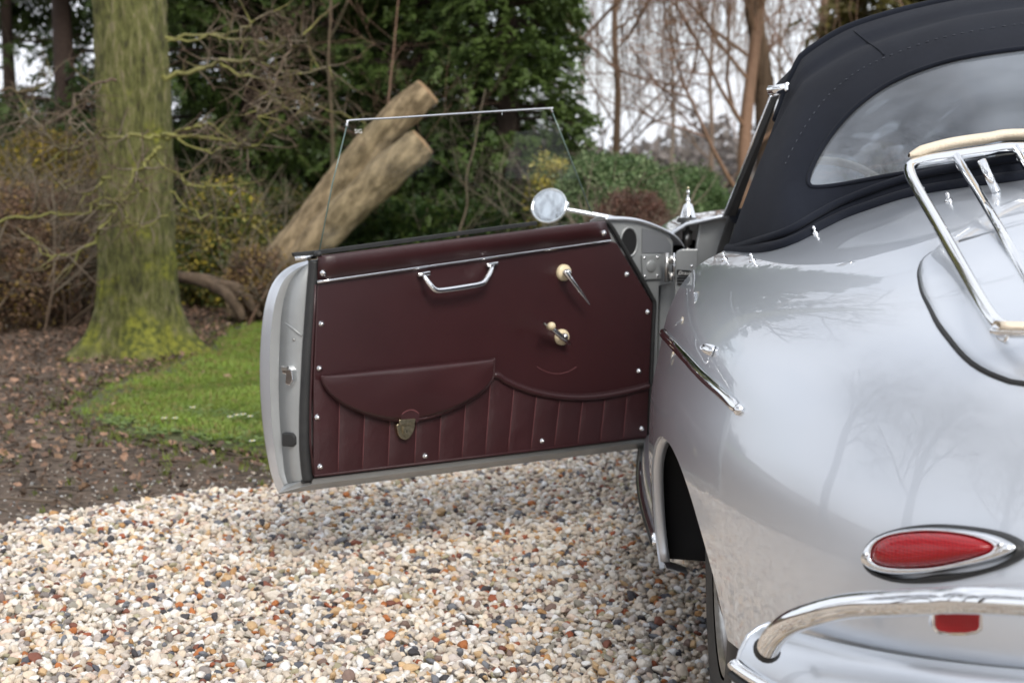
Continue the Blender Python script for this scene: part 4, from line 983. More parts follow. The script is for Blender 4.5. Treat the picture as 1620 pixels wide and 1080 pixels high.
# pleated lower panel: one padded strip per pleat
TOPC = c2([(496, 598), (510, 602), (560, 600), (640, 595), (720, 590), (780, 589), (800, 599), (825, 610), (855, 619), (890, 624.5), (925, 625.5), (960, 622), (1000, 614), (1026, 607)], 8)
def topy(x):
    for (x0, y0), (x1, y1) in zip(TOPC, TOPC[1:]):
        if x0 <= x <= x1: return y0+(y1-y0)*(x-x0)/max(1e-6, x1-x0)
    return TOPC[-1][1] if x > TOPC[-1][0] else TOPC[0][1]
def boty(x): return 752+(690-752)*(x-497)/(1024-497)
seamT = [496.5, 538, 579, 620, 662, 701, 740, 777, 814, 850, 887, 923, 958, 993, 1026]; seamB = [496, 535, 573.5, 614, 656, 694, 731, 768, 804, 840, 877, 914, 950, 986, 1022.5]
for i in range(14):
    rows = []
    rr_ = random.Random(i)
    for j in range(17):
        t = j/16; xl = seamT[i]*(1-t)+seamB[i]*t; xr = seamT[i+1]*(1-t)+seamB[i+1]*t; r = []
        for k in range(9):
            s_ = k/8; x = xl+(xr-xl)*s_; y0 = topy(x); y = y0+(boty(x)-y0)*t
            bul = .0042*(math.sin(math.pi*s_)**.55)*(math.sin(math.pi*(.04+.92*t))**.3)+.0008*math.sin(t*9+i*2)*math.sin(math.pi*s_)
            r.append(D(x, y, .0085+bul))
        rows.append(r)
    MB().grid(rows).build('pleat', leather2, door, fix=False)
    if i: MB().tube([D(seamT[i]*(1-t)+seamB[i]*t, topy(seamT[i]*(1-t)+seamB[i]*t)*(1-t)+boty(seamT[i])*t, .0102) for t in [k/6 for k in range(7)]], .0007, 5).build('pleat_stitching', thread, door)
bd = [D(x, y, .0135) for x, y in TOPC if x >= 776]
MB().tube([p-UP*.006 for p in bd], .0085, 10).build('pocket_edge_roll', leather, door)
MB().tube([p+UP*.0035 for p in bd], .0022, 6).build('pocket_edge_piping', leather2, door)
MB().tube([D(497, 752.5, .010), D(760, 721.5, .010), D(1023, 690.5, .010)], .0035, 8).build('card_bottom_piping', leather2, door)
MB().tube([D(a, b, .008) for a, b in ((499, 450), (497, 500), (494, 560), (491, 640), (491, 700), (496, 750))], .003, 8).build('card_side_piping', leather, door)
# pocket flap
ft = c2([(510, 594), (560, 588), (640, 579), (720, 572), (781, 566.5)], 6); fb_ = c2([(510, 594), (513, 606), (524, 622), (545, 638), (575, 652), (607, 661), (640, 664.5), (672, 661), (705, 651), (735, 637), (760, 621), (776, 603), (781, 590), (781, 566.5)], 6)
def at_(L_, s_):
    l = [0]
    for a, b in zip(L_, L_[1:]): l.append(l[-1]+math.hypot(b[0]-a[0], b[1]-a[1]))
    t = s_*l[-1]
    for i in range(len(l)-1):
        if t <= l[i+1]: k = (t-l[i])/max(1e-9, l[i+1]-l[i]); return (L_[i][0]+(L_[i+1][0]-L_[i][0])*k, L_[i][1]+(L_[i+1][1]-L_[i][1])*k)
    return L_[-1]
def by_x(L_, x):
    best = None
    for (x0, y0), (x1, y1) in zip(L_, L_[1:]):
        if min(x0, x1)-1e-6 <= x <= max(x0, x1)+1e-6 and abs(x1-x0) > 1e-6:
            y = y0+(y1-y0)*(x-x0)/(x1-x0); best = y if best is None else max(best, y)
    return best if best is not None else L_[-1][1]
rows = []
xs_ = [510.5+(780.5-510.5)*(.5-.5*math.cos(math.pi*k/40)) for k in range(41)]
for j in range(15):
    t = j/14; r = []
    for x in xs_:
        y0, y1 = by_x(ft, x), by_x(fb_, x); y = y0+(y1-y0)*t; span = (y1-y0)/90
        off = .014+.020*math.sin(math.pi*min(1, .12+.6*t*span+.1))**.7 - (.010 if j == 0 else 0) + .0015*math.sin(x*.05)*math.sin(t*5)
        r.append(D(x, y, off))
    rows.append(r)
flap = MB().grid(rows).build('pocket_flap', leather, door, solid=.003)
MB().tube([D(a, b, .024) for a, b in fb_], .0046, 8).build('flap_piping', leather2, door)
ins = [(x, y) for x, y in fb_]; cx, cy = 645, 610
st_ = [(cx+(x-cx)*.955, cy+(y-cy)*.90) for x, y in ins if y > 575]
for i in range(0, len(st_)-1): 
    MB().tube([D(st_[i][0], st_[i][1], .0275), D(st_[i][0]*.4+st_[i+1][0]*.6, st_[i][1]*.4+st_[i+1][1]*.6, .0275)], .0006, 4).build('flap_stitch', thread, door)
# clasp
MB().prism([D(a, b, .030) for a, b in c2([(636, 656), (640, 650), (650, 648), (660, 650), (664, 656)], 3)+[(662, 668), (634, 669)]], -dn_*.004).build('clasp_tab', leather2, door, smooth=False, bevel=.001)
MB().tube([D(a, b, .030) for a, b in c2([(636, 655), (643, 650), (653, 648), (663, 654)], 4)], .0011, 6).build('clasp_tab_edge', thread, door)
MB().prism([D(a, b, .034) for a, b in ((632, 664), (658, 662), (656, 671), (632, 672))], -dn_*.006).build('clasp_bridge', gold, door, smooth=False, bevel=.0015)
cl_ = c2([(630, 670), (655, 669), (654, 682), (648, 692), (640, 695), (632, 690), (629, 680)], 4, True)
MB().prism([D(a, b, .027) for a, b in cl_], -dn_*.016).build('clasp_plate', gold, door, smooth=False, bevel=.0015)
MB().prism([D(a, b, .031) for a, b in ((637, 674), (650, 673), (649, 686), (643, 690), (638, 686))], -dn_*.004).build('clasp_tongue', gold, door, smooth=False, bevel=.001)
MB().box(D(643.5, 682, .0315), (.0025, .001, .006), dd, dn_, UP).build('clasp_keyhole', black_paint, door, smooth=False)
# screws
for a, b in ((511.5, 432), (508.5, 512.5), (505.5, 583), (502.5, 660), (507, 738), (673, 721), (858, 697.5), (1015.5, 678), (1011, 587), (1025, 493.5), (992, 434), (955.5, 369)):
    of = .0085 if not (b > 600) else .012
    if (a, b) == (511.5, 432) or (a, b) == (955.5, 369): of = .024
    MB().lathe([(.0078, -.001), (.0076, .001), (.0050, .0022), (.0048, .0035), (.003, .0056), (0, .006)], D(a, b, of), dn_, 16).build('card_screw', chrome, door)
# pull handle
hnd = [D(669, 434, .012), D(671, 437, .030), D(679, 449, .040), D(688, 458, .044), D(700, 459, .045), D(735, 454, .046), D(757, 450, .045), D(766, 446, .044), D(773, 436, .038), D(778, 424, .028), D(779, 419, .012)]
rr = [.0052, .006, .007, .0075, .0075, .0078, .0075, .0075, .007, .006, .0052]
hp_ = crom(hnd, 5); ro = [interp(i/5, list(range(11)), rr) for i in range(len(hp_))]
MB().tube(hp_, ro, 12).build('pull_handle', chrome, door)
for a, b in ((670, 433), (778, 418)):
    p = D(a, b, .015); MB().box(p, (.034, .013, .010), (dd*.985+UP*-.12).normalized(), dn_, (UP+dd*.12).normalized()).build('handle_mount', chrome, door, smooth=False, bevel=.0025)
# release lever
MB().lathe([(.0215, -.002), (.0215, .006), (.019, .0105), (.012, .012), (.0, .012)], D(891, 431, .008), dn_, 28).build('lever_escutcheon', cream, door)
MB().lathe([(.0095, 0), (.0095, .018), (.007, .022), (0, .023)], D(893, 431, .018), dn_, 16).build('lever_boss', chrome, door)
q = [D(893, 429, .038), D(902, 440, .045), (D(914, 456, .046)), D(926, 472, .044), D(933, 482, .040)]
MB().tube(crom(q, 5), [.0075-.0055*(k/20)**1.3 for k in range(21)], 10).build('release_lever', chrome, door)
# window crank
MB().lathe([(.0210, -.002), (.0210, .006), (.0185, .0105), (.012, .012), (.0, .012)], D(888, 533, .008), dn_, 28).build('crank_escutcheon', cream, door)
MB().lathe([(.0095, 0), (.0095, .016), (.006, .021), (0, .022)], D(889, 532, .018), dn_, 16).build('crank_boss', chrome, door)
MB().tube([D(901, 543, .032), D(889, 533, .038), D(876, 522, .046), D(868, 516, .048)], [.0055, .0075, .0065, .005], 10).build('crank_arm', chrome, door)
ka = (dn_+dd*.35+UP*.18).normalized()
kb = D(868, 517, .050)
MB().lathe([(.0055, -.002), (.0062, .004), (.0062, .012), (.0085, .016), (.0105, .024), (.0105, .032), (.0085, .038), (.004, .041), (0, .0415)], kb, ka, 18).build('crank_knob', cream, door)
MB().lathe([(.004, -.012), (.003, 0), (.003, .004)], kb+dd*.012+UP*.008, (dd*.8+UP*.6), 8).build('knob_pin', steel, door)
MB().tube([D(a, b, .0086) for a, b in c2([(850, 580), (862, 587), (880, 591), (898, 588), (912, 580)], 5)], .0007, 5).build('wear_mark', thread, door)
# door glass
gl = c2([(505, 398), (526, 290), (549, 196)], 3)[:-1]+c2([(549, 196), (550.5, 191.5), (556, 190)], 3)+c2([(862, 171.5), (870, 171.5), (874, 176)], 3)+[(900, 244), (936, 338), (900, 352), (700, 385)]
gm = MB().prism([D(a, b, -.018) for a, b in gl], -dn_*.0045); gobj = gm.build('window_glass', glass, door, smooth=False)
MB().tube([D(a, b, -.020) for a, b in c2([(549, 200), (550, 193), (556, 190.5), (620, 187), (720, 180.5), (862, 172), (870, 172), (874, 178)], 4)], .0026, 8).build('glass_top_trim', chrome, door)
edge_m = pbr('glass_edge', (.10, .16, .14), rough=.15, spec=1)
MB().tube([D(505, 398, -.020), D(526, 290, -.020), D(549, 198, -.020)], .0016, 6).build('glass_edge', edge_m, door)
MB().tube([D(874, 178, -.020), D(900, 244, -.020), D(936, 338, -.020)], .0016, 6).build('glass_edge', edge_m, door)
MB().box(D(795, 180, -.017), (.003, .002, .007), dd, dn_, UP).build('trim_clip', chrome, door, smooth=False)
text('etched_mark', 'SIG', .014, D(567, 208, -.0165), -dd, dn_, white_print, door, ext=.0001)
# ---- wing mirror (on the front fender)
mc = V(869, 326, 1.66); mnv = (CAM-mc).normalized(); mnv = (mnv+Vector((-.30, 0, .43))).normalized()
mx_ = Vector((0, 0, 1)).cross(mnv).normalized(); my_ = mnv.cross(mx_)
def mring(R, o_, sx=1): return [mc+mx_*(R*sx*math.cos(a))+my_*(R*math.sin(a)*(1-.0*math.cos(a)))+mnv*o_ for a in [2*math.pi*k/40 for k in range(40)]]
RM = .053
mo = MB().grid([mring(RM*.93, .002), mring(RM*.98, .005), mring(RM, .001), mring(RM*.99, -.006), mring(RM*.85, -.018), mring(RM*.5, -.027), mring(.001, -.03)], closed=True).build('wing_mirror', chrome, car)
MB().tube(mring(RM*.97, .003), .0030, 8, closed=True).build('mirror_rim', chrome, mo)
MB().grid([mring(RM*.94, .003), mring(.0005, .003)], closed=True).build('mirror_face', mirror_m, mo)
arm = [V(893, 331, 1.655), V(925, 337, 1.66), V(960, 344, 1.67), V(1000, 354, 1.68), V(1040, 368, 1.69)]
MB().tube(crom(arm, 4), [.006+.005*k/16 for k in range(17)], 12).build('mirror_arm', chrome, mo)
MB().lathe([(.004, -.006), (.006, 0), (.006, .008), (.003, .011), (0, .012)], V(897, 325, 1.65), UP, 10).build('mirror_clamp_screw', chrome, mo)

# ================================================================== TREES AND SHRUBS
from mathutils import noise as mn
class Segs:
    """tapered twig segments gathered fast, each a 5- or 6-sided length"""
    def __init__(s): s.a = []; s.b = []; s.ra = []; s.rb = []; s.c = []
    def line(s, P, r0, r1, col=(1, 1, 1), col2=None):
        n = len(P)-1
        for i in range(n):
            s.a.append(tuple(P[i])); s.b.append(tuple(P[i+1])); s.ra.append(r0+(r1-r0)*i/n); s.rb.append(r0+(r1-r0)*(i+1)/n)
            t = i/max(1, n-1); c2_ = col2 or col; s.c.append(tuple(col[k]*(1-t)+c2_[k]*t for k in range(3)))
    def build(s, name, mat, parent, seg=5):
        a, b = np.array(s.a), np.array(s.b); n = len(a); d = b-a; L_ = np.linalg.norm(d, axis=1)[:, None]+1e-9; d = d/L_
        a = a-d*L_*.04; b = b+d*L_*.04
        ref = np.where(np.abs(d[:, 2:3]) < .9, np.array([[0, 0, 1.]]), np.array([[1., 0, 0]])); x = np.cross(d, ref); x /= np.linalg.norm(x, axis=1)[:, None]+1e-9; y = np.cross(d, x)
        an = np.arange(seg)*2*np.pi/seg; cx, sy = np.cos(an), np.sin(an)
        ring = lambda p, r: p[:, None]+(x[:, None]*cx[None, :, None]+y[:, None]*sy[None, :, None])*np.array(r)[:, None, None]
        vv = np.concatenate([ring(a, s.ra), ring(b, s.rb)], 1).reshape(-1, 3)-np.array(worldloc(parent))
        f = np.array([[k, (k+1) % seg, (k+1) % seg+seg, k+seg] for k in range(seg)]); ff = (f[None]+(np.arange(n)*2*seg)[:, None, None]).reshape(-1, 4)
        me = bpy.data.meshes.new(name); me.vertices.add(len(vv)); me.vertices.foreach_set('co', vv.reshape(-1).astype(np.float32))
        me.loops.add(ff.size); me.loops.foreach_set('vertex_index', ff.reshape(-1).astype(np.int32)); me.polygons.add(len(ff))
        me.polygons.foreach_set('loop_start', (np.arange(len(ff))*4).astype(np.int32)); me.polygons.foreach_set('loop_total', np.full(len(ff), 4, np.int32)); me.update(calc_edges=True); me.shade_smooth()
        at = me.attributes.new('col', 'FLOAT_COLOR', 'POINT'); c = np.concatenate([np.array(s.c), np.ones((n, 1))], 1); at.data.foreach_set('color', np.repeat(c[:, None], 2*seg, 1).reshape(-1).astype(np.float32))
        me.materials.append(mat); o = bpy.data.objects.new(name, me); COL.objects.link(o); o.parent = parent; return o
bark_m = pbr('twig_bark', (1, 1, 1), rough=.85, attr=('col', 'GEOMETRY'), noise=(40, (.55, .5, .45), .3), bump=(60, .6))
foli_m = pbr('foliage', (1, 1, 1), rough=.5, attr=('col', 'GEOMETRY'), trans=.25, spec=.35)
BRN, MOSS, GRY, RED = (.13, .09, .06), (.24, .24, .07), (.20, .17, .125), (.26, .16, .11)
def grow(S, p, d, L_, r, depth, g, bend=.25, up=0.0, c=BRN, c2_=None, kids=(3, 5), ratio=.62, nseg=6, spread=.8):
    P = [p.copy()]; q = p.copy(); d = d.normalized()
    for i in range(nseg):
        d = (d+Vector((g.gauss(0, bend), g.gauss(0, bend), g.gauss(0, bend)+up))*.55).normalized(); q = q+d*(L_/nseg); P.append(q.copy())
    S.line(P, r, r*.45 if depth else r*.3, c, c2_)
    if depth <= 0: return
    for k in range(g.randint(*kids)):
        t = g.uniform(.25, 1); i = min(nseg-1, int(t*nseg)); a = P[i].lerp(P[i+1], t*nseg-i if t < 1 else 1)
        dr = (P[i+1]-P[i]).normalized(); o = Vector((g.gauss(0, 1), g.gauss(0, 1), g.gauss(0, 1))); o = (o-dr*o.dot(dr)).normalized()
        grow(S, a, dr*(1-spread*.5)+o*spread, L_*ratio*g.uniform(.7, 1.15), r*(.62-.25*t), depth-1, g, bend, up, c2_ or c, c2_, kids, ratio, max(3, nseg-1), spread)
def gz(x, y): return -.012 if x > -2 else soilz(x, y)

# ---- big mossy tree
def bark_mat():
    m, n = M('mossy_bark'); L = n.links; N = n.nodes
    out = N.new('ShaderNodeOutputMaterial'); p = N.new('ShaderNodeBsdfPrincipled'); L.new(p.outputs[0], out.inputs[0]); p.inputs['Roughness'].default_value = .92
    t = N.new('ShaderNodeTexCoord'); mp_ = N.new('ShaderNodeMapping'); mp_.inputs['Scale'].default_value = (9, 9, 3.2); L.new(t.outputs['Object'], mp_.inputs[0])
    q = N.new('ShaderNodeTexNoise'); q.inputs['Scale'].default_value = 3.0; q.inputs['Detail'].default_value = 9; q.inputs['Roughness'].default_value = .7; L.new(mp_.outputs[0], q.inputs[0])
    r = N.new('ShaderNodeValToRGB'); L.new(q.outputs[0], r.inputs[0]); e = r.color_ramp.elements
    e[0].position = .34; e[0].color = (.035, .030, .016, 1); e[1].position = .68; e[1].color = (.23, .20, .12, 1)
    for pos, c in ((.45, (.080, .084, .022, 1)), (.53, (.13, .132, .042, 1)), (.6, (.175, .155, .080, 1))): z = e.new(pos); z.color = c
    # moss cushions: brighter, patchy, thicker near the foot
    q2 = N.new('ShaderNodeTexNoise'); q2.inputs['Scale'].default_value = 4.5; q2.inputs['Detail'].default_value = 7; L.new(t.outputs['Object'], q2.inputs[0])
    sx = N.new('ShaderNodeSeparateXYZ'); L.new(t.outputs['Object'], sx.inputs[0]); mr = N.new('ShaderNodeMapRange'); mr.inputs[1].default_value = .1; mr.inputs[2].default_value = 1.0; mr.inputs[3].default_value = .14; mr.inputs[4].default_value = -.03; L.new(sx.outputs[2], mr.inputs[0])
    ad = N.new('ShaderNodeMath'); L.new(q2.outputs[0], ad.inputs[0]); L.new(mr.outputs[0], ad.inputs[1])
    r2 = N.new('ShaderNodeValToRGB'); r2.color_ramp.elements[0].position = .56; r2.color_ramp.elements[1].position = .70; L.new(ad.outputs[0], r2.inputs[0])
    mx = N.new('ShaderNodeMix'); mx.data_type = 'RGBA'; L.new(r2.outputs[0], mx.inputs[0]); L.new(r.outputs[0], mx.inputs[6])
    q3 = N.new('ShaderNodeTexNoise'); q3.inputs['Scale'].default_value = 30; L.new(t.outputs['Object'], q3.inputs[0]); r3 = N.new('ShaderNodeValToRGB'); r3.color_ramp.elements[0].position = .35; r3.color_ramp.elements[1].position = .65
    r3.color_ramp.elements[0].color = (.055, .065, .012, 1); r3.color_ramp.elements[1].color = (.22, .225, .03, 1); L.new(q3.outputs[0], r3.inputs[0]); L.new(r3.outputs[0], mx.inputs[7])
    L.new(mx.outputs[2], p.inputs['Base Color'])
    b = N.new('ShaderNodeBump'); b.inputs['Strength'].default_value = .9; b.inputs['Distance'].default_value = .02; L.new(q.outputs[0], b.inputs['Height']); L.new(b.outputs[0], p.inputs['Normal'])
    return m
TB = Vector((-3.50, 5.37, -.03))
mossy = empty('mossy_tree', TB, 'large tree trunk coated in yellow green moss with twiggy side shoots', 'tree')
tprof = [(-.1, .42), (0, .385), (.06, .335), (.14, .285), (.25, .245), (.40, .222), (.6, .210), (1.0, .203), (2.0, .196), (4.0, .17), (7.0, .12)]
rows = []
zs = [-.1+2.6*(k/150)**1.1 for k in range(150)]+[2.55+4.4*k/20 for k in range(21)]
for z in zs:
    R = interp(z, [a for a, b in tprof], [b for a, b in tprof]); r = []
    for j in range(150):
        a = 2*math.pi*j/150; fl = max(0, 1-z/.42)**1.8; rad = R*(1+fl*.20*math.sin(5*a+1.1)+fl*.10*math.sin(3*a+2))
        q = Vector((math.cos(a)*7, math.sin(a)*7, z*2.0)); nn = mn.noise(q+Vector((0, 0, 3)))*.5+mn.noise(q*2.3)*.3
        q5 = Vector((math.cos(a)*15, math.sin(a)*15, z*4.0)); ridge = abs(mn.noise(q5))+.5*abs(mn.noise(q5*2.1))
        rad += .014*nn+.030*(.3-ridge)
        r.append(TB+Vector((math.cos(a)*rad+.02*math.sin(z*1.2), math.sin(a)*rad, z)))
    rows.append(r)
MB().grid(rows, closed=True).build('trunk', bark_mat(), mossy, fix=False)
g = random.Random(5)
twg = [([(262, 122), (300, 113), (350, 100), (405, 92), (440, 72), (480, 62)], .016, 4.95), ([(405, 95), (440, 112), (480, 112), (520, 108)], .010, 4.9), ([(350, 102), (380, 118), (425, 126), (430, 150), (445, 165), (470, 175), (488, 180)], .010, 4.85),
       ([(265, 60), (310, 55), (370, 50), (400, 38), (432, 18)], .010, 5.0), ([(270, 64), (330, 58), (385, 62), (440, 68), (480, 65)], .008, 4.9),
       ([(452, 50), (458, 75), (440, 110), (428, 140), (430, 158), (415, 172), (400, 190)], .009, 4.7),
       ([(255, 220), (210, 214), (160, 218), (140, 228), (118, 236), (90, 232), (72, 205), (48, 185)], .012, 4.8), ([(180, 128), (150, 135), (125, 150), (108, 180), (125, 198), (150, 215)], .009, 4.7), ([(108, 181), (60, 180), (30, 178)], .006, 4.7),
       ([(258, 222), (300, 205), (330, 190)], .012, 4.8), ([(258, 214), (320, 216), (360, 226), (400, 230), (425, 205)], .013, 4.75), ([(280, 222), (320, 238), (350, 236), (385, 225)], .008, 4.7),
       ([(252, 232), (230, 258), (208, 278)], .016, 4.7), ([(208, 278), (232, 298), (200, 310), (175, 325), (150, 328)], .010, 4.7), ([(190, 315), (200, 345), (215, 358), (240, 355), (265, 335)], .008, 4.65),
       ([(248, 250), (280, 280), (310, 298), (345, 293), (380, 295)], .009, 4.75), ([(185, 300), (180, 330), (165, 352), (140, 390), (100, 405), (75, 400), (45, 378)], .011, 4.6), ([(168, 278), (150, 300), (120, 306), (90, 290)], .010, 4.6), ([(0, 350), (60, 340), (130, 335), (165, 310)], .009, 4.6),
       ([(0, 143), (60, 140), (85, 125)], .008, 5.5), ([(270, 300), (300, 330), (340, 345), (400, 340)], .007, 4.8), ([(440, 170), (470, 150), (500, 165), (540, 180), (575, 195)], .008, 6.5)]
for i, (px, r_, y) in enumerate(twg):
    S = Segs(); P = crom([V(a, b, y-.05*k) for k, (a, b) in enumerate(px)], 4)
    P = [p+Vector((g.gauss(0, .008), g.gauss(0, .02), g.gauss(0, .008))) for p in P]
    r_ *= .92
    S.line(P, r_, r_*.45, MOSS if i not in (5, 7, 8, 19, 21) else BRN, GRY if i < 9 else MOSS)
    for k in list(range(3, len(P)))+list(range(6, len(P), 2)):
        d = (P[k]-P[k-1]).normalized(); o = Vector((g.gauss(0, 1), g.gauss(0, .7), g.gauss(0, 1))).normalized()
        grow(S, P[k], d*.5+o, g.uniform(.08, .26), r_*.40, 2 if g.random() < .3 else 1, g, .35, .05, MOSS if g.random() < .35 else GRY, BRN, (1, 3), .6, 4)
    S.build('branch', bark_m, mossy)
S = Segs()
for k in range(7):
    a = g.uniform(0, 6.28); grow(S, TB+Vector((0, 0, 3.2+k*.5)), Vector((math.cos(a), math.sin(a), .7)), 2.6, .06, 3, g, .2, .1, BRN, GRY, (4, 6), .6, 7)
S.build('crown', bark_m, mossy)['kind'] = 'stuff'

# ---- evergreens
def spray_tmpl(k, kind):
    r = random.Random(k); vs, fs = [], []
    n = 13 if kind == 'fan' else 11
    for i in range(n):
        if kind == 'fan': t = i/n; a = r.uniform(-1.1, 1.1); b = Vector((t*.8, r.gauss(0, .03), -t*t*.25)); d = Vector((math.cos(a), math.sin(a), r.uniform(-.35, .1))); l = r.uniform(.22, .42)*(1-t*.4); w = .075
        else: b = Vector((r.gauss(0, .32), r.gauss(0, .32), r.gauss(0, .32))); d = Vector((r.gauss(0, 1), r.gauss(0, 1), r.gauss(0, 1)+.3)).normalized(); l = r.uniform(.22, .36); w = .11
        s_ = d.cross(Vector((r.gauss(0, .4), r.gauss(0, .4), 1))).normalized()*w; n0 = len(vs)
        vs += [b, b+d*l*.5+s_, b+d*l, b+d*l*.5-s_]; fs.append((n0, n0+1, n0+2, n0+3))
    return [tuple(v) for v in vs], fs
def leafmass(name, pts, dirs, size, cols, parent, kind='fan', g2=None):
    """pts (n,3), dirs (n,3): sprays pointing outwards"""
    n = len(pts); tv, tf = spray_tmpl(3, kind)
    d = dirs/np.linalg.norm(dirs, axis=1)[:, None]
    if kind == 'fan':
        az = np.arctan2(d[:, 1], d[:, 0]); el = -np.arcsin(np.clip(d[:, 2], -1, 1)); mats = euler_mats(nr.normal(0, .5, n), el, az)
    else: mats = rotmats(n)
    o = realized(name, tv, tf, pts, mats, size[:, None]*np.ones((1, 3)), cols, foli_m, parent); o['kind'] = 'stuff'; return o
def conifer(x, y, R, H, n, label, base=.15, colA=(.028, .052, .014), colB=(.100, .150, .036), sz=.16, shape=.9, tr=.11, low=.9, group='evergreens behind the fallen log', name='evergreen_tree'):
    t = empty(name, (x, y, gz(x, y)), label, 'tree', group)
    S = Segs(); S.line([Vector((x, y, -.05)), Vector((x+.03, y, 1.2)), Vector((x, y+.02, 2.5)), Vector((x, y, H))], tr, tr*.35, (.055, .034, .025)); S.build('trunk', bark_m, t, 10)
    # boughs
    S = Segs(); P, D_, C_, Z_ = [], [], [], []
    nb = int(n/34)
    for b in range(nb):
        h = base+(H-base)*nr.random()**1.7; a = nr.uniform(0, 6.28); rr = R*(1-(h/H)**1.3*shape)*nr.uniform(.75, 1.12)
        q0 = Vector((x, y, h)); dv = Vector((math.cos(a), math.sin(a), 0)); e = q0+dv*rr+Vector((0, 0, -.12*rr+.1*nr.random()))
        S.line([q0, q0.lerp(e, .5)+Vector((0, 0, .06*rr)), e], .02, .004, (.05, .033, .024))
        m = 34; tt = 1-np.abs(nr.normal(0, .30, m)); tt = np.clip(tt, .15, 1.05)
        base_ = np.array(q0)[None]+(np.array(e)-np.array(q0))[None]*tt[:, None]; wid = .16*rr+.05
        off = np.stack([-math.sin(a)*nr.normal(0, wid, m), math.cos(a)*nr.normal(0, wid, m), nr.normal(0, .07, m)-.03], 1)
        P.append(base_+off); D_.append(np.array([[math.cos(a), math.sin(a), -.25]])+nr.normal(0, .45, (m, 3)))
        f = nr.uniform(0, 1)*.6+.4*nr.random(m); C_.append(np.array(colA)[None]*(1-f[:, None])+np.array(colB)[None]*f[:, None]); Z_.append(sz*nr.uniform(.6, 1.3, m)*(1 if h < 2.6 else 1.7))
    S.build('boughs', bark_m, t)['kind'] = 'stuff'
    leafmass('foliage', np.concatenate(P), np.concatenate(D_), np.concatenate(Z_), np.concatenate(C_), t)
    return t
def at(px, y): p = V(px, 300, y); return p.x
EV = [(at(800, 8.6), 8.6, .66, 6.5, 8200, 'tall dark green evergreen nearest the open sky, right end of the row', .05),
      (at(665, 9.6), 9.6, .80, 7, 8200, 'broad evergreen directly behind the sawn top of the log', .1),
      (at(520, 11.0), 11.0, .95, 7, 6600, 'evergreen left of the log with a bare slim stem before it', .2),
      (at(395, 10.2), 10.2, .80, 7, 4600, 'dark evergreen between the mossy trunk and the log', 1.0),
      (at(300, 12.2), 12.2, .9, 7, 2600, 'thin evergreen seen just right of the mossy trunk', .9),
      (at(105, 8.6), 8.6, .75, 7, 2400, 'dark evergreen with a brown trunk left of the mossy tree', 1.15),
      (at(-30, 9.5), 9.5, .8, 7, 1900, 'evergreen at the left edge behind the brown shrubs', 1.1),
      (at(590, 13.0), 13.0, 1.2, 8, 8200, 'large dark evergreen far behind, between the log and the tallest one', .0),
      (at(760, 12.5), 12.5, 1.0, 8, 7600, 'far dark evergreen behind the right end of the row', .0),
      (at(450, 14.5), 14.5, 1.2, 8, 6800, 'farthest evergreen filling the dark gap left of the log', .3)]
for x, y, R, H, n, lab, b in EV: conifer(x, y, R, H, n, lab, b, tr=.12)
for x, y, n_, lab in ((at(20, 13.5), 13.5, 3400, 'far evergreen between the left edge and the brown trunk'), (at(175, 14), 14, 3400, 'far evergreen directly behind the mossy trunk'), (at(250, 9.6), 9.6, 2600, 'evergreen hanging over the right side shoots of the mossy tree')):
    conifer(x, y, 1.1, 8, n_, lab, .6 if y > 10 else 1.35)
# yellow-green conifer over the soft top
conifer(at(1440, 13), 13, 1.3, 7, 4200, 'bronze green conifer showing above the black soft top', 1.0, (.05, .05, .016), (.20, .16, .04), .2, group='')
# bare slim stem by the log, bare twigs
g = random.Random(21)
def bare(x, y, H, r, label, depth=4, c=BRN, c2_=RED, lean=(0, 0), name='bare_tree', group='', nk=(3, 5), base=.25, spread=.75, up=.12, n1=12, cat='tree'):
    t = empty(name, (x, y, -.03), label, cat, group or None); S = Segs(); P = [Vector((x, y, -.05))]; 
    for k in range(1, 9): P.append(Vector((x+lean[0]*k/8+g.gauss(0, .02*H/4), y+lean[1]*k/8+g.gauss(0, .02*H/4), H*k/8)))
    P = crom(P, 3); S.line(P, r, r*.3, c, c2_); S.build('trunk', bark_m, t, 9)
    S = Segs()
    for k in range(n1):
        f = base+(1-base)*(k+g.random())/n1; i = min(len(P)-2, int(f*len(P))); a = g.uniform(0, 6.28)
        grow(S, P[i], Vector((math.cos(a), math.sin(a), .7)), H*.34*(1.15-f*.7), r*.30*(1.1-f*.6), depth-1, g, .22, up, c, c2_, nk, .62, 6, spread)
    S.build('crown', bark_m, t)['kind'] = 'stuff'; return t
bare(at(525, 8.0), 8.0, 3.0, .022, 'slim bare sapling standing left of the sawn log', 3, (.09, .085, .04), BRN, n1=9, base=.3, name='bare_sapling')
bare(at(570, 7.6), 7.6, 2.6, .012, 'thin leafless shrub twigs rising behind the sawn log', 3, BRN, RED, lean=(.35, 0), n1=12, base=.1, name='bare_sapling')
bare(at(700, 7.4), 7.4, 1.6, .012, 'leafless twigs spreading right of the lower log limb', 3, BRN, GRY, lean=(.3, 0), n1=12, base=.15, name='bare_sapling')
bare(at(975, 15), 15, 5.5, .055, 'slim bare tree behind the clipped hedge with fine twigs', 4, (.26, .18, .12), (.34, .22, .16), n1=20, base=.14, nk=(4, 6))
bare(at(1165, 13), 13, 6, .085, 'multi-stemmed reddish bare tree beside the soft top', 4, (.32, .20, .13), (.36, .23, .17), lean=(.5, 0), n1=26, base=.08, nk=(4, 6), up=.16)
bare(at(1125, 20), 20, 5, .045, 'pale fine bare tree between the slim one and the reddish one', 4, (.30, .22, .17), (.38, .27, .21), n1=12, base=.1, nk=(3, 5))
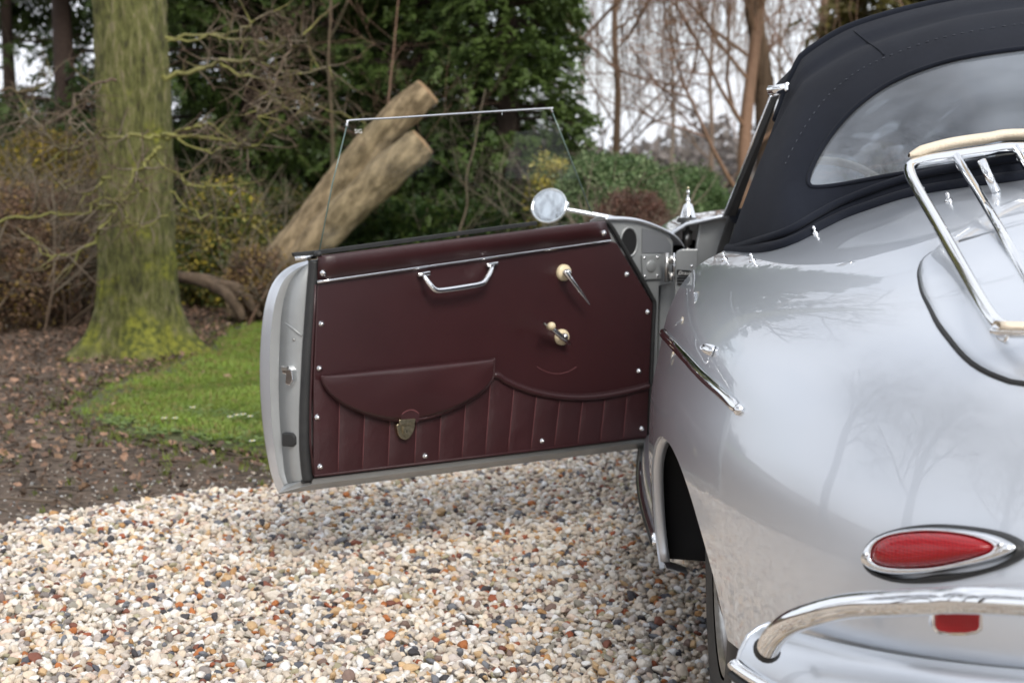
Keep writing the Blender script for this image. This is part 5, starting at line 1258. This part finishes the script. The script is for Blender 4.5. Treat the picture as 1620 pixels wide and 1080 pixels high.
bare(at(1300, 17), 17, 6, .09, 'bare tree partly hidden by the edge of the soft top', 4, (.28, .20, .14), (.36, .24, .18), n1=13, base=.12, nk=(3, 5))
bare(at(1060, 28), 28, 7, .05, 'far bare tree seen between the nearer bare ones', 4, (.20, .16, .13), (.22, .17, .14), n1=9, base=.1)
bare(at(1230, 28), 28, 7, .05, 'farthest bare tree behind the reddish one', 4, (.22, .18, .15), (.24, .19, .16), n1=9, base=.1)
# weeping twigs
wt = empty('weeping_tree', (at(960, 12), 12, -.03), 'weeping tree whose long bare twigs hang from above the hedge', 'tree'); S = Segs()
wx = at(1010, 12)+.6; S.line([Vector((wx+.9, 13.5, 0)), Vector((wx+.8, 13.3, 2)), Vector((wx+.5, 12.8, 3.4)), Vector((wx, 12.3, 4.2))], .13, .06, (.13, .09, .06)); S.build('trunk', bark_m, wt, 10)
S = Segs()
for k in range(16):
    a = g.uniform(0, 6.28); q = Vector((wx, 12.3, g.uniform(3.0, 4.2))); e = q+Vector((math.cos(a)*g.uniform(.6, 1.7), math.sin(a)*1.2, g.uniform(-.8, .2)))
    L_ = [q, q.lerp(e, .5)+Vector((0, 0, .25)), e]; S.line(crom(L_, 4), .035, .012, RED)
    C_ = crom(L_, 4)
    for j in range(17):
        s_ = C_[g.randint(2, len(C_)-1)]+Vector((g.gauss(0, .12), g.gauss(0, .12), 0)); hh_ = g.uniform(.7, 1.9); dx = g.gauss(0, .22)
        P = [s_+Vector((dx*t*t+g.gauss(0, .012), g.gauss(0, .02), -hh_*t+.06*math.sin(t*3))) for t in (0, .2, .4, .6, .8, 1)]; S.line(P, .0045, .002, (.20, .12, .08), (.24, .16, .10))
S.build('hanging_twigs', bark_m, wt)['kind'] = 'stuff'
# bare trees behind the photographer, mirrored in the paint
for i, (x, y, H) in enumerate([(-4.0, -5.6, 10), (-1.4, -15.0, 9), (-7.5, -5.5, 9), (3.2, -10.5, 10), (-7.2, -1.5, 8), (-7.8, 1.6, 8)]):
    bare(x, y, H, .20, 'tall bare tree %s, mirrored in the silver paint' % ('behind the photographer to the left', 'straight behind the photographer', 'behind the far left of the drive', 'behind the photographer to the right', 'left of the photographer', 'left of the photographer and a little ahead')[i], 4, (.07, .055, .04), (.07, .055, .04), n1=20, base=.30, nk=(4, 6), group='bare trees behind the photographer')

# ---- fallen log
log = empty('fallen_log', V(430, 480, 7.4), 'leaning sawn log with two stubby limbs resting against the evergreens', 'log')
def log_mat(base, light):
    m = pbr('log_bark', base, rough=.92, noise=(9, light, .13), bump=[(12, 1.0), (50, .9)]); n = m.node_tree; t = [q for q in n.nodes if q.type == 'TEX_COORD'][0]
    vr = n.nodes.new('ShaderNodeVectorRotate'); vr.rotation_type = 'Y_AXIS'; vr.inputs['Angle'].default_value = -.66; mp_ = n.nodes.new('ShaderNodeMapping'); mp_.inputs['Scale'].default_value = (2.2, 2.2, .8)
    ls = [(l.to_socket) for l in t.outputs['Object'].links]; n.links.new(t.outputs['Object'], vr.inputs['Vector']); n.links.new(vr.outputs[0], mp_.inputs[0])
    for s_ in ls: n.links.new(mp_.outputs[0], s_)
    return m
log_m = log_mat((.13, .095, .052), (.38, .29, .175))
gb_m = pbr('ground_branch_bark', (.055, .04, .026), rough=.95, noise=(16, (.15, .105, .07), .2), bump=[(25, 1.0)])
old_log_m = pbr('log_bark', (.075, .052, .026), rough=.9, noise=(11, (.27, .20, .11), .14), bump=[(9, 1.0, (1, 1, .5)), (45, .9)])
cut_m = pbr('sawn_wood', (.30, .19, .10), rough=.8, noise=(20, (.20, .13, .07), .3))
def limb(P, R, name, cap=True, seed=0):
    P = crom(P, 8); n = len(P); Rr = [interp(i/(n-1)*(len(R)-1), list(range(len(R))), R) for i in range(n)]; rows = []
    x = Vector((0, 1, 0))
    for i, p in enumerate(P):
        t = (P[min(i+1, n-1)]-P[max(i-1, 0)]).normalized(); x = (x-t*x.dot(t)).normalized(); y = t.cross(x); r = []
        for j in range(32):
            a = 2*math.pi*j/32; q = Vector((math.cos(a)*1.5, math.sin(a)*1.5, i*.18+seed)); rad = Rr[i]*(1+.16*mn.noise(q)+.07*mn.noise(q*3)+.07*mn.noise(Vector((math.cos(a)*5, math.sin(a)*5, i*.10+seed))))
            r.append(p+(x*math.cos(a)+y*math.sin(a))*rad)
        rows.append(r)
    o = MB().grid(rows, closed=True).build(name, log_m, log)
    if cap:
        c = sum(rows[-1], Vector())/32; t = (P[-1]-P[-2]).normalized(); MB().grid([rows[-1], [c+(p-c)*.9+t*.012 for p in rows[-1]], [c+(p-c)*.02+t*.02 for p in rows[-1]]], closed=True).build('sawn_end', cut_m, o)
    return o
limb([V(392, 500, 7.6), V(418, 468, 7.5), V(462, 405, 7.4), V(520, 325, 7.3), V(575, 250, 7.2), V(622, 195, 7.15), V(655, 165, 7.1), V(676, 145, 7.1)], [.18, .19, .17, .142, .126, .115, .105, .098], 'main_limb')
limb([V(470, 420, 7.25), V(530, 350, 7.15), V(590, 295, 7.1), V(640, 250, 7.0), V(668, 225, 7.0)], [.09, .125, .125, .115, .105], 'lower_limb', seed=5)
limb([V(440, 450, 7.25), V(415, 455, 7.2), V(400, 480, 7.15), V(392, 505, 7.1)], [.12, .10, .07, .04], 'root', False, 9)
log_m = gb_m
rt_ = empty('ground_branch', V(330, 455, 7.0), 'thick brown branch arching over the soil right of the mossy trunk', 'branch')
def gbranch(par, P, R, name, seed):
    global log
    sv = log; log = par; o = limb(P, R, name, False, seed); log = sv; return o
gbranch(rt_, [V(262, 436, 7.0), V(300, 440, 6.9), V(335, 448, 6.9), V(362, 466, 6.8), V(378, 490, 6.8), V(384, 505, 6.8)], [.036, .04, .046, .042, .036, .02], 'limb', 3)
gbranch(rt_, [V(335, 448, 6.9), V(375, 455, 6.8), V(400, 485, 6.8), V(412, 500, 6.8)], [.03, .036, .03, .015], 'side_limb', 6)

# ---- shrubs
def shrub(name, px0, px1, py0, py1, y, n, cols, label, sz=.05, twigs=60, tc=BRN, cat='shrub', dy=.5, probs=None, kind='ball', round_=True, ground=None):
    a, b = V(px0, py1, y), V(px1, py0, y); cx, cz, rx, rz = (a.x+b.x)/2, (a.z+b.z)/2, (b.x-a.x)/2, (b.z-a.z)/2
    t = empty(name, (cx, y, min(a.z, gz(cx, y)) if a.z < .1 else gz(cx, y)), label, cat)
    S = Segs(); gg = random.Random(int(px0*7+py0))
    for k in range(twigs):
        q = Vector((cx+gg.gauss(0, rx*.35), y+gg.gauss(0, dy*.3), 0)); grow(S, q, Vector((gg.gauss(0, .35), gg.gauss(0, .35), 1)), (cz+rz)*gg.uniform(.6, 1.05), .010, 2, gg, .2, .02, tc, GRY, (2, 4), .5, 6, .6)
    S.build('stems', bark_m, t)['kind'] = 'stuff'
    u = nr.normal(size=(n, 3)); u /= np.linalg.norm(u, axis=1)[:, None]; rad = 1-np.abs(nr.normal(0, .22, n)); lump = 1+.10*np.sin(u[:, 0]*7+1)*np.sin(u[:, 2]*6)+.07*np.sin(u[:, 1]*9)
    p = np.array([cx, y, cz])[None]+u*np.array([[rx, dy, rz]])*(rad*lump)[:, None]; p = p[p[:, 2] > .02]; m = len(p)
    cl = np.array(cols)[nr.choice(len(cols), m, p=probs)]*nr.uniform(.6, 1.25, (m, 1))
    leafmass('foliage', p, u[:m]+nr.normal(0, .6, (m, 3)), sz*nr.uniform(.6, 1.3, m), cl, t, kind); return t
HG = [(.09, .15, .055), (.14, .21, .085), (.05, .095, .03), (.22, .28, .14)]
shrub('clipped_hedge', 872, 1062, 249, 420, 7.6, 13000, HG, 'rounded grey green clipped bush behind the wing mirror', .070, 5, cat='shrub', dy=.6)
shrub('clipped_hedge', 1010, 1150, 268, 420, 9.2, 9000, HG[:3], 'darker green clipped bush behind the aerial', .075, 5, cat='shrub', dy=.6)
shrub('low_heather', 935, 1062, 304, 430, 6.6, 3200, [(.12, .060, .045), (.16, .085, .06), (.08, .05, .035)], 'low reddish brown bush in front of the clipped one', .05, 40, RED, dy=.4)
YV = [(.46, .37, .05), (.15, .18, .045), (.065, .095, .03), (.30, .24, .075), (.55, .48, .16)]
shrub('variegated_shrub', 278, 425, 290, 500, 8.3, 4200, YV, 'yellow and green variegated shrub between mossy trunk and log', .085, 40, dy=.5, probs=[.14, .3, .34, .12, .10])
shrub('golden_shrub', 838, 902, 250, 400, 7.9, 1100, YV, 'small golden leaved shrub just left of the clipped bush', .075, 16, dy=.3, probs=[.3, .25, .2, .1, .15])
BR = [(.20, .12, .075), (.14, .085, .06), (.26, .17, .10), (.09, .07, .05), (.36, .25, .06)]
shrub('brown_shrub', -70, 120, 290, 540, 6.6, 5200, BR, 'dense brown winter shrub at the left edge of the view', .060, 110, dy=.6, probs=[.28, .25, .15, .22, .10])
shrub('brown_shrub', 70, 170, 300, 520, 7.4, 2600, BR+[(.10, .11, .04)], 'brown and green shrub touching the left side of the mossy trunk', .065, 60, dy=.5, probs=[.2, .2, .15, .15, .10, .2])
shrub('yellow_shrub', 0, 150, 205, 330, 7.8, 900, [(.36, .27, .03), (.28, .2, .04), (.12, .12, .03)], 'sparse yellow leaved shrub above the brown ones', .07, 60, dy=.4)
shrub('juniper_shrub', 500, 860, 325, 450, 7.9, 5600, [(.028, .055, .016), (.05, .09, .022), (.09, .13, .03)], 'low green juniper spread behind the door glass', .10, 30, dy=.6, kind='fan')
shrub('dead_bracken', 365, 455, 395, 500, 7.0, 1500, BR, 'clump of brown dead bracken round the foot of the log', .06, 50, RED, dy=.25)
shrub('laurel_shrub', 395, 520, 300, 440, 9.3, 2400, [(.03, .05, .015), (.07, .10, .03), (.16, .14, .03)], 'dark laurel in the gap under the leaning log', .09, 20, dy=.5)
# distant tree belt closing the horizon
S = Segs(); belt = bpy.data.objects.new('far_woodland', None)
n = 9000; xx = nr.uniform(-60, 70, n); yy = nr.uniform(55, 75, n); hh2 = 1.2+2.2*np.abs(np.sin(xx*.13)+.4*np.sin(xx*.41))*nr.random(n)
bo = empty('far_hedgerow', (0, 60, 0), 'pale grey far off hedgerow along the horizon', 'hedge')
leafmass('foliage', np.stack([xx, yy, hh2*nr.random(n)], 1), nr.normal(0, 1, (n, 3)), nr.uniform(1.0, 1.9, n), np.array([[.16, .14, .13]])*nr.uniform(.8, 1.2, (n, 1)), bo, 'ball')
bpy.data.objects.remove(belt)
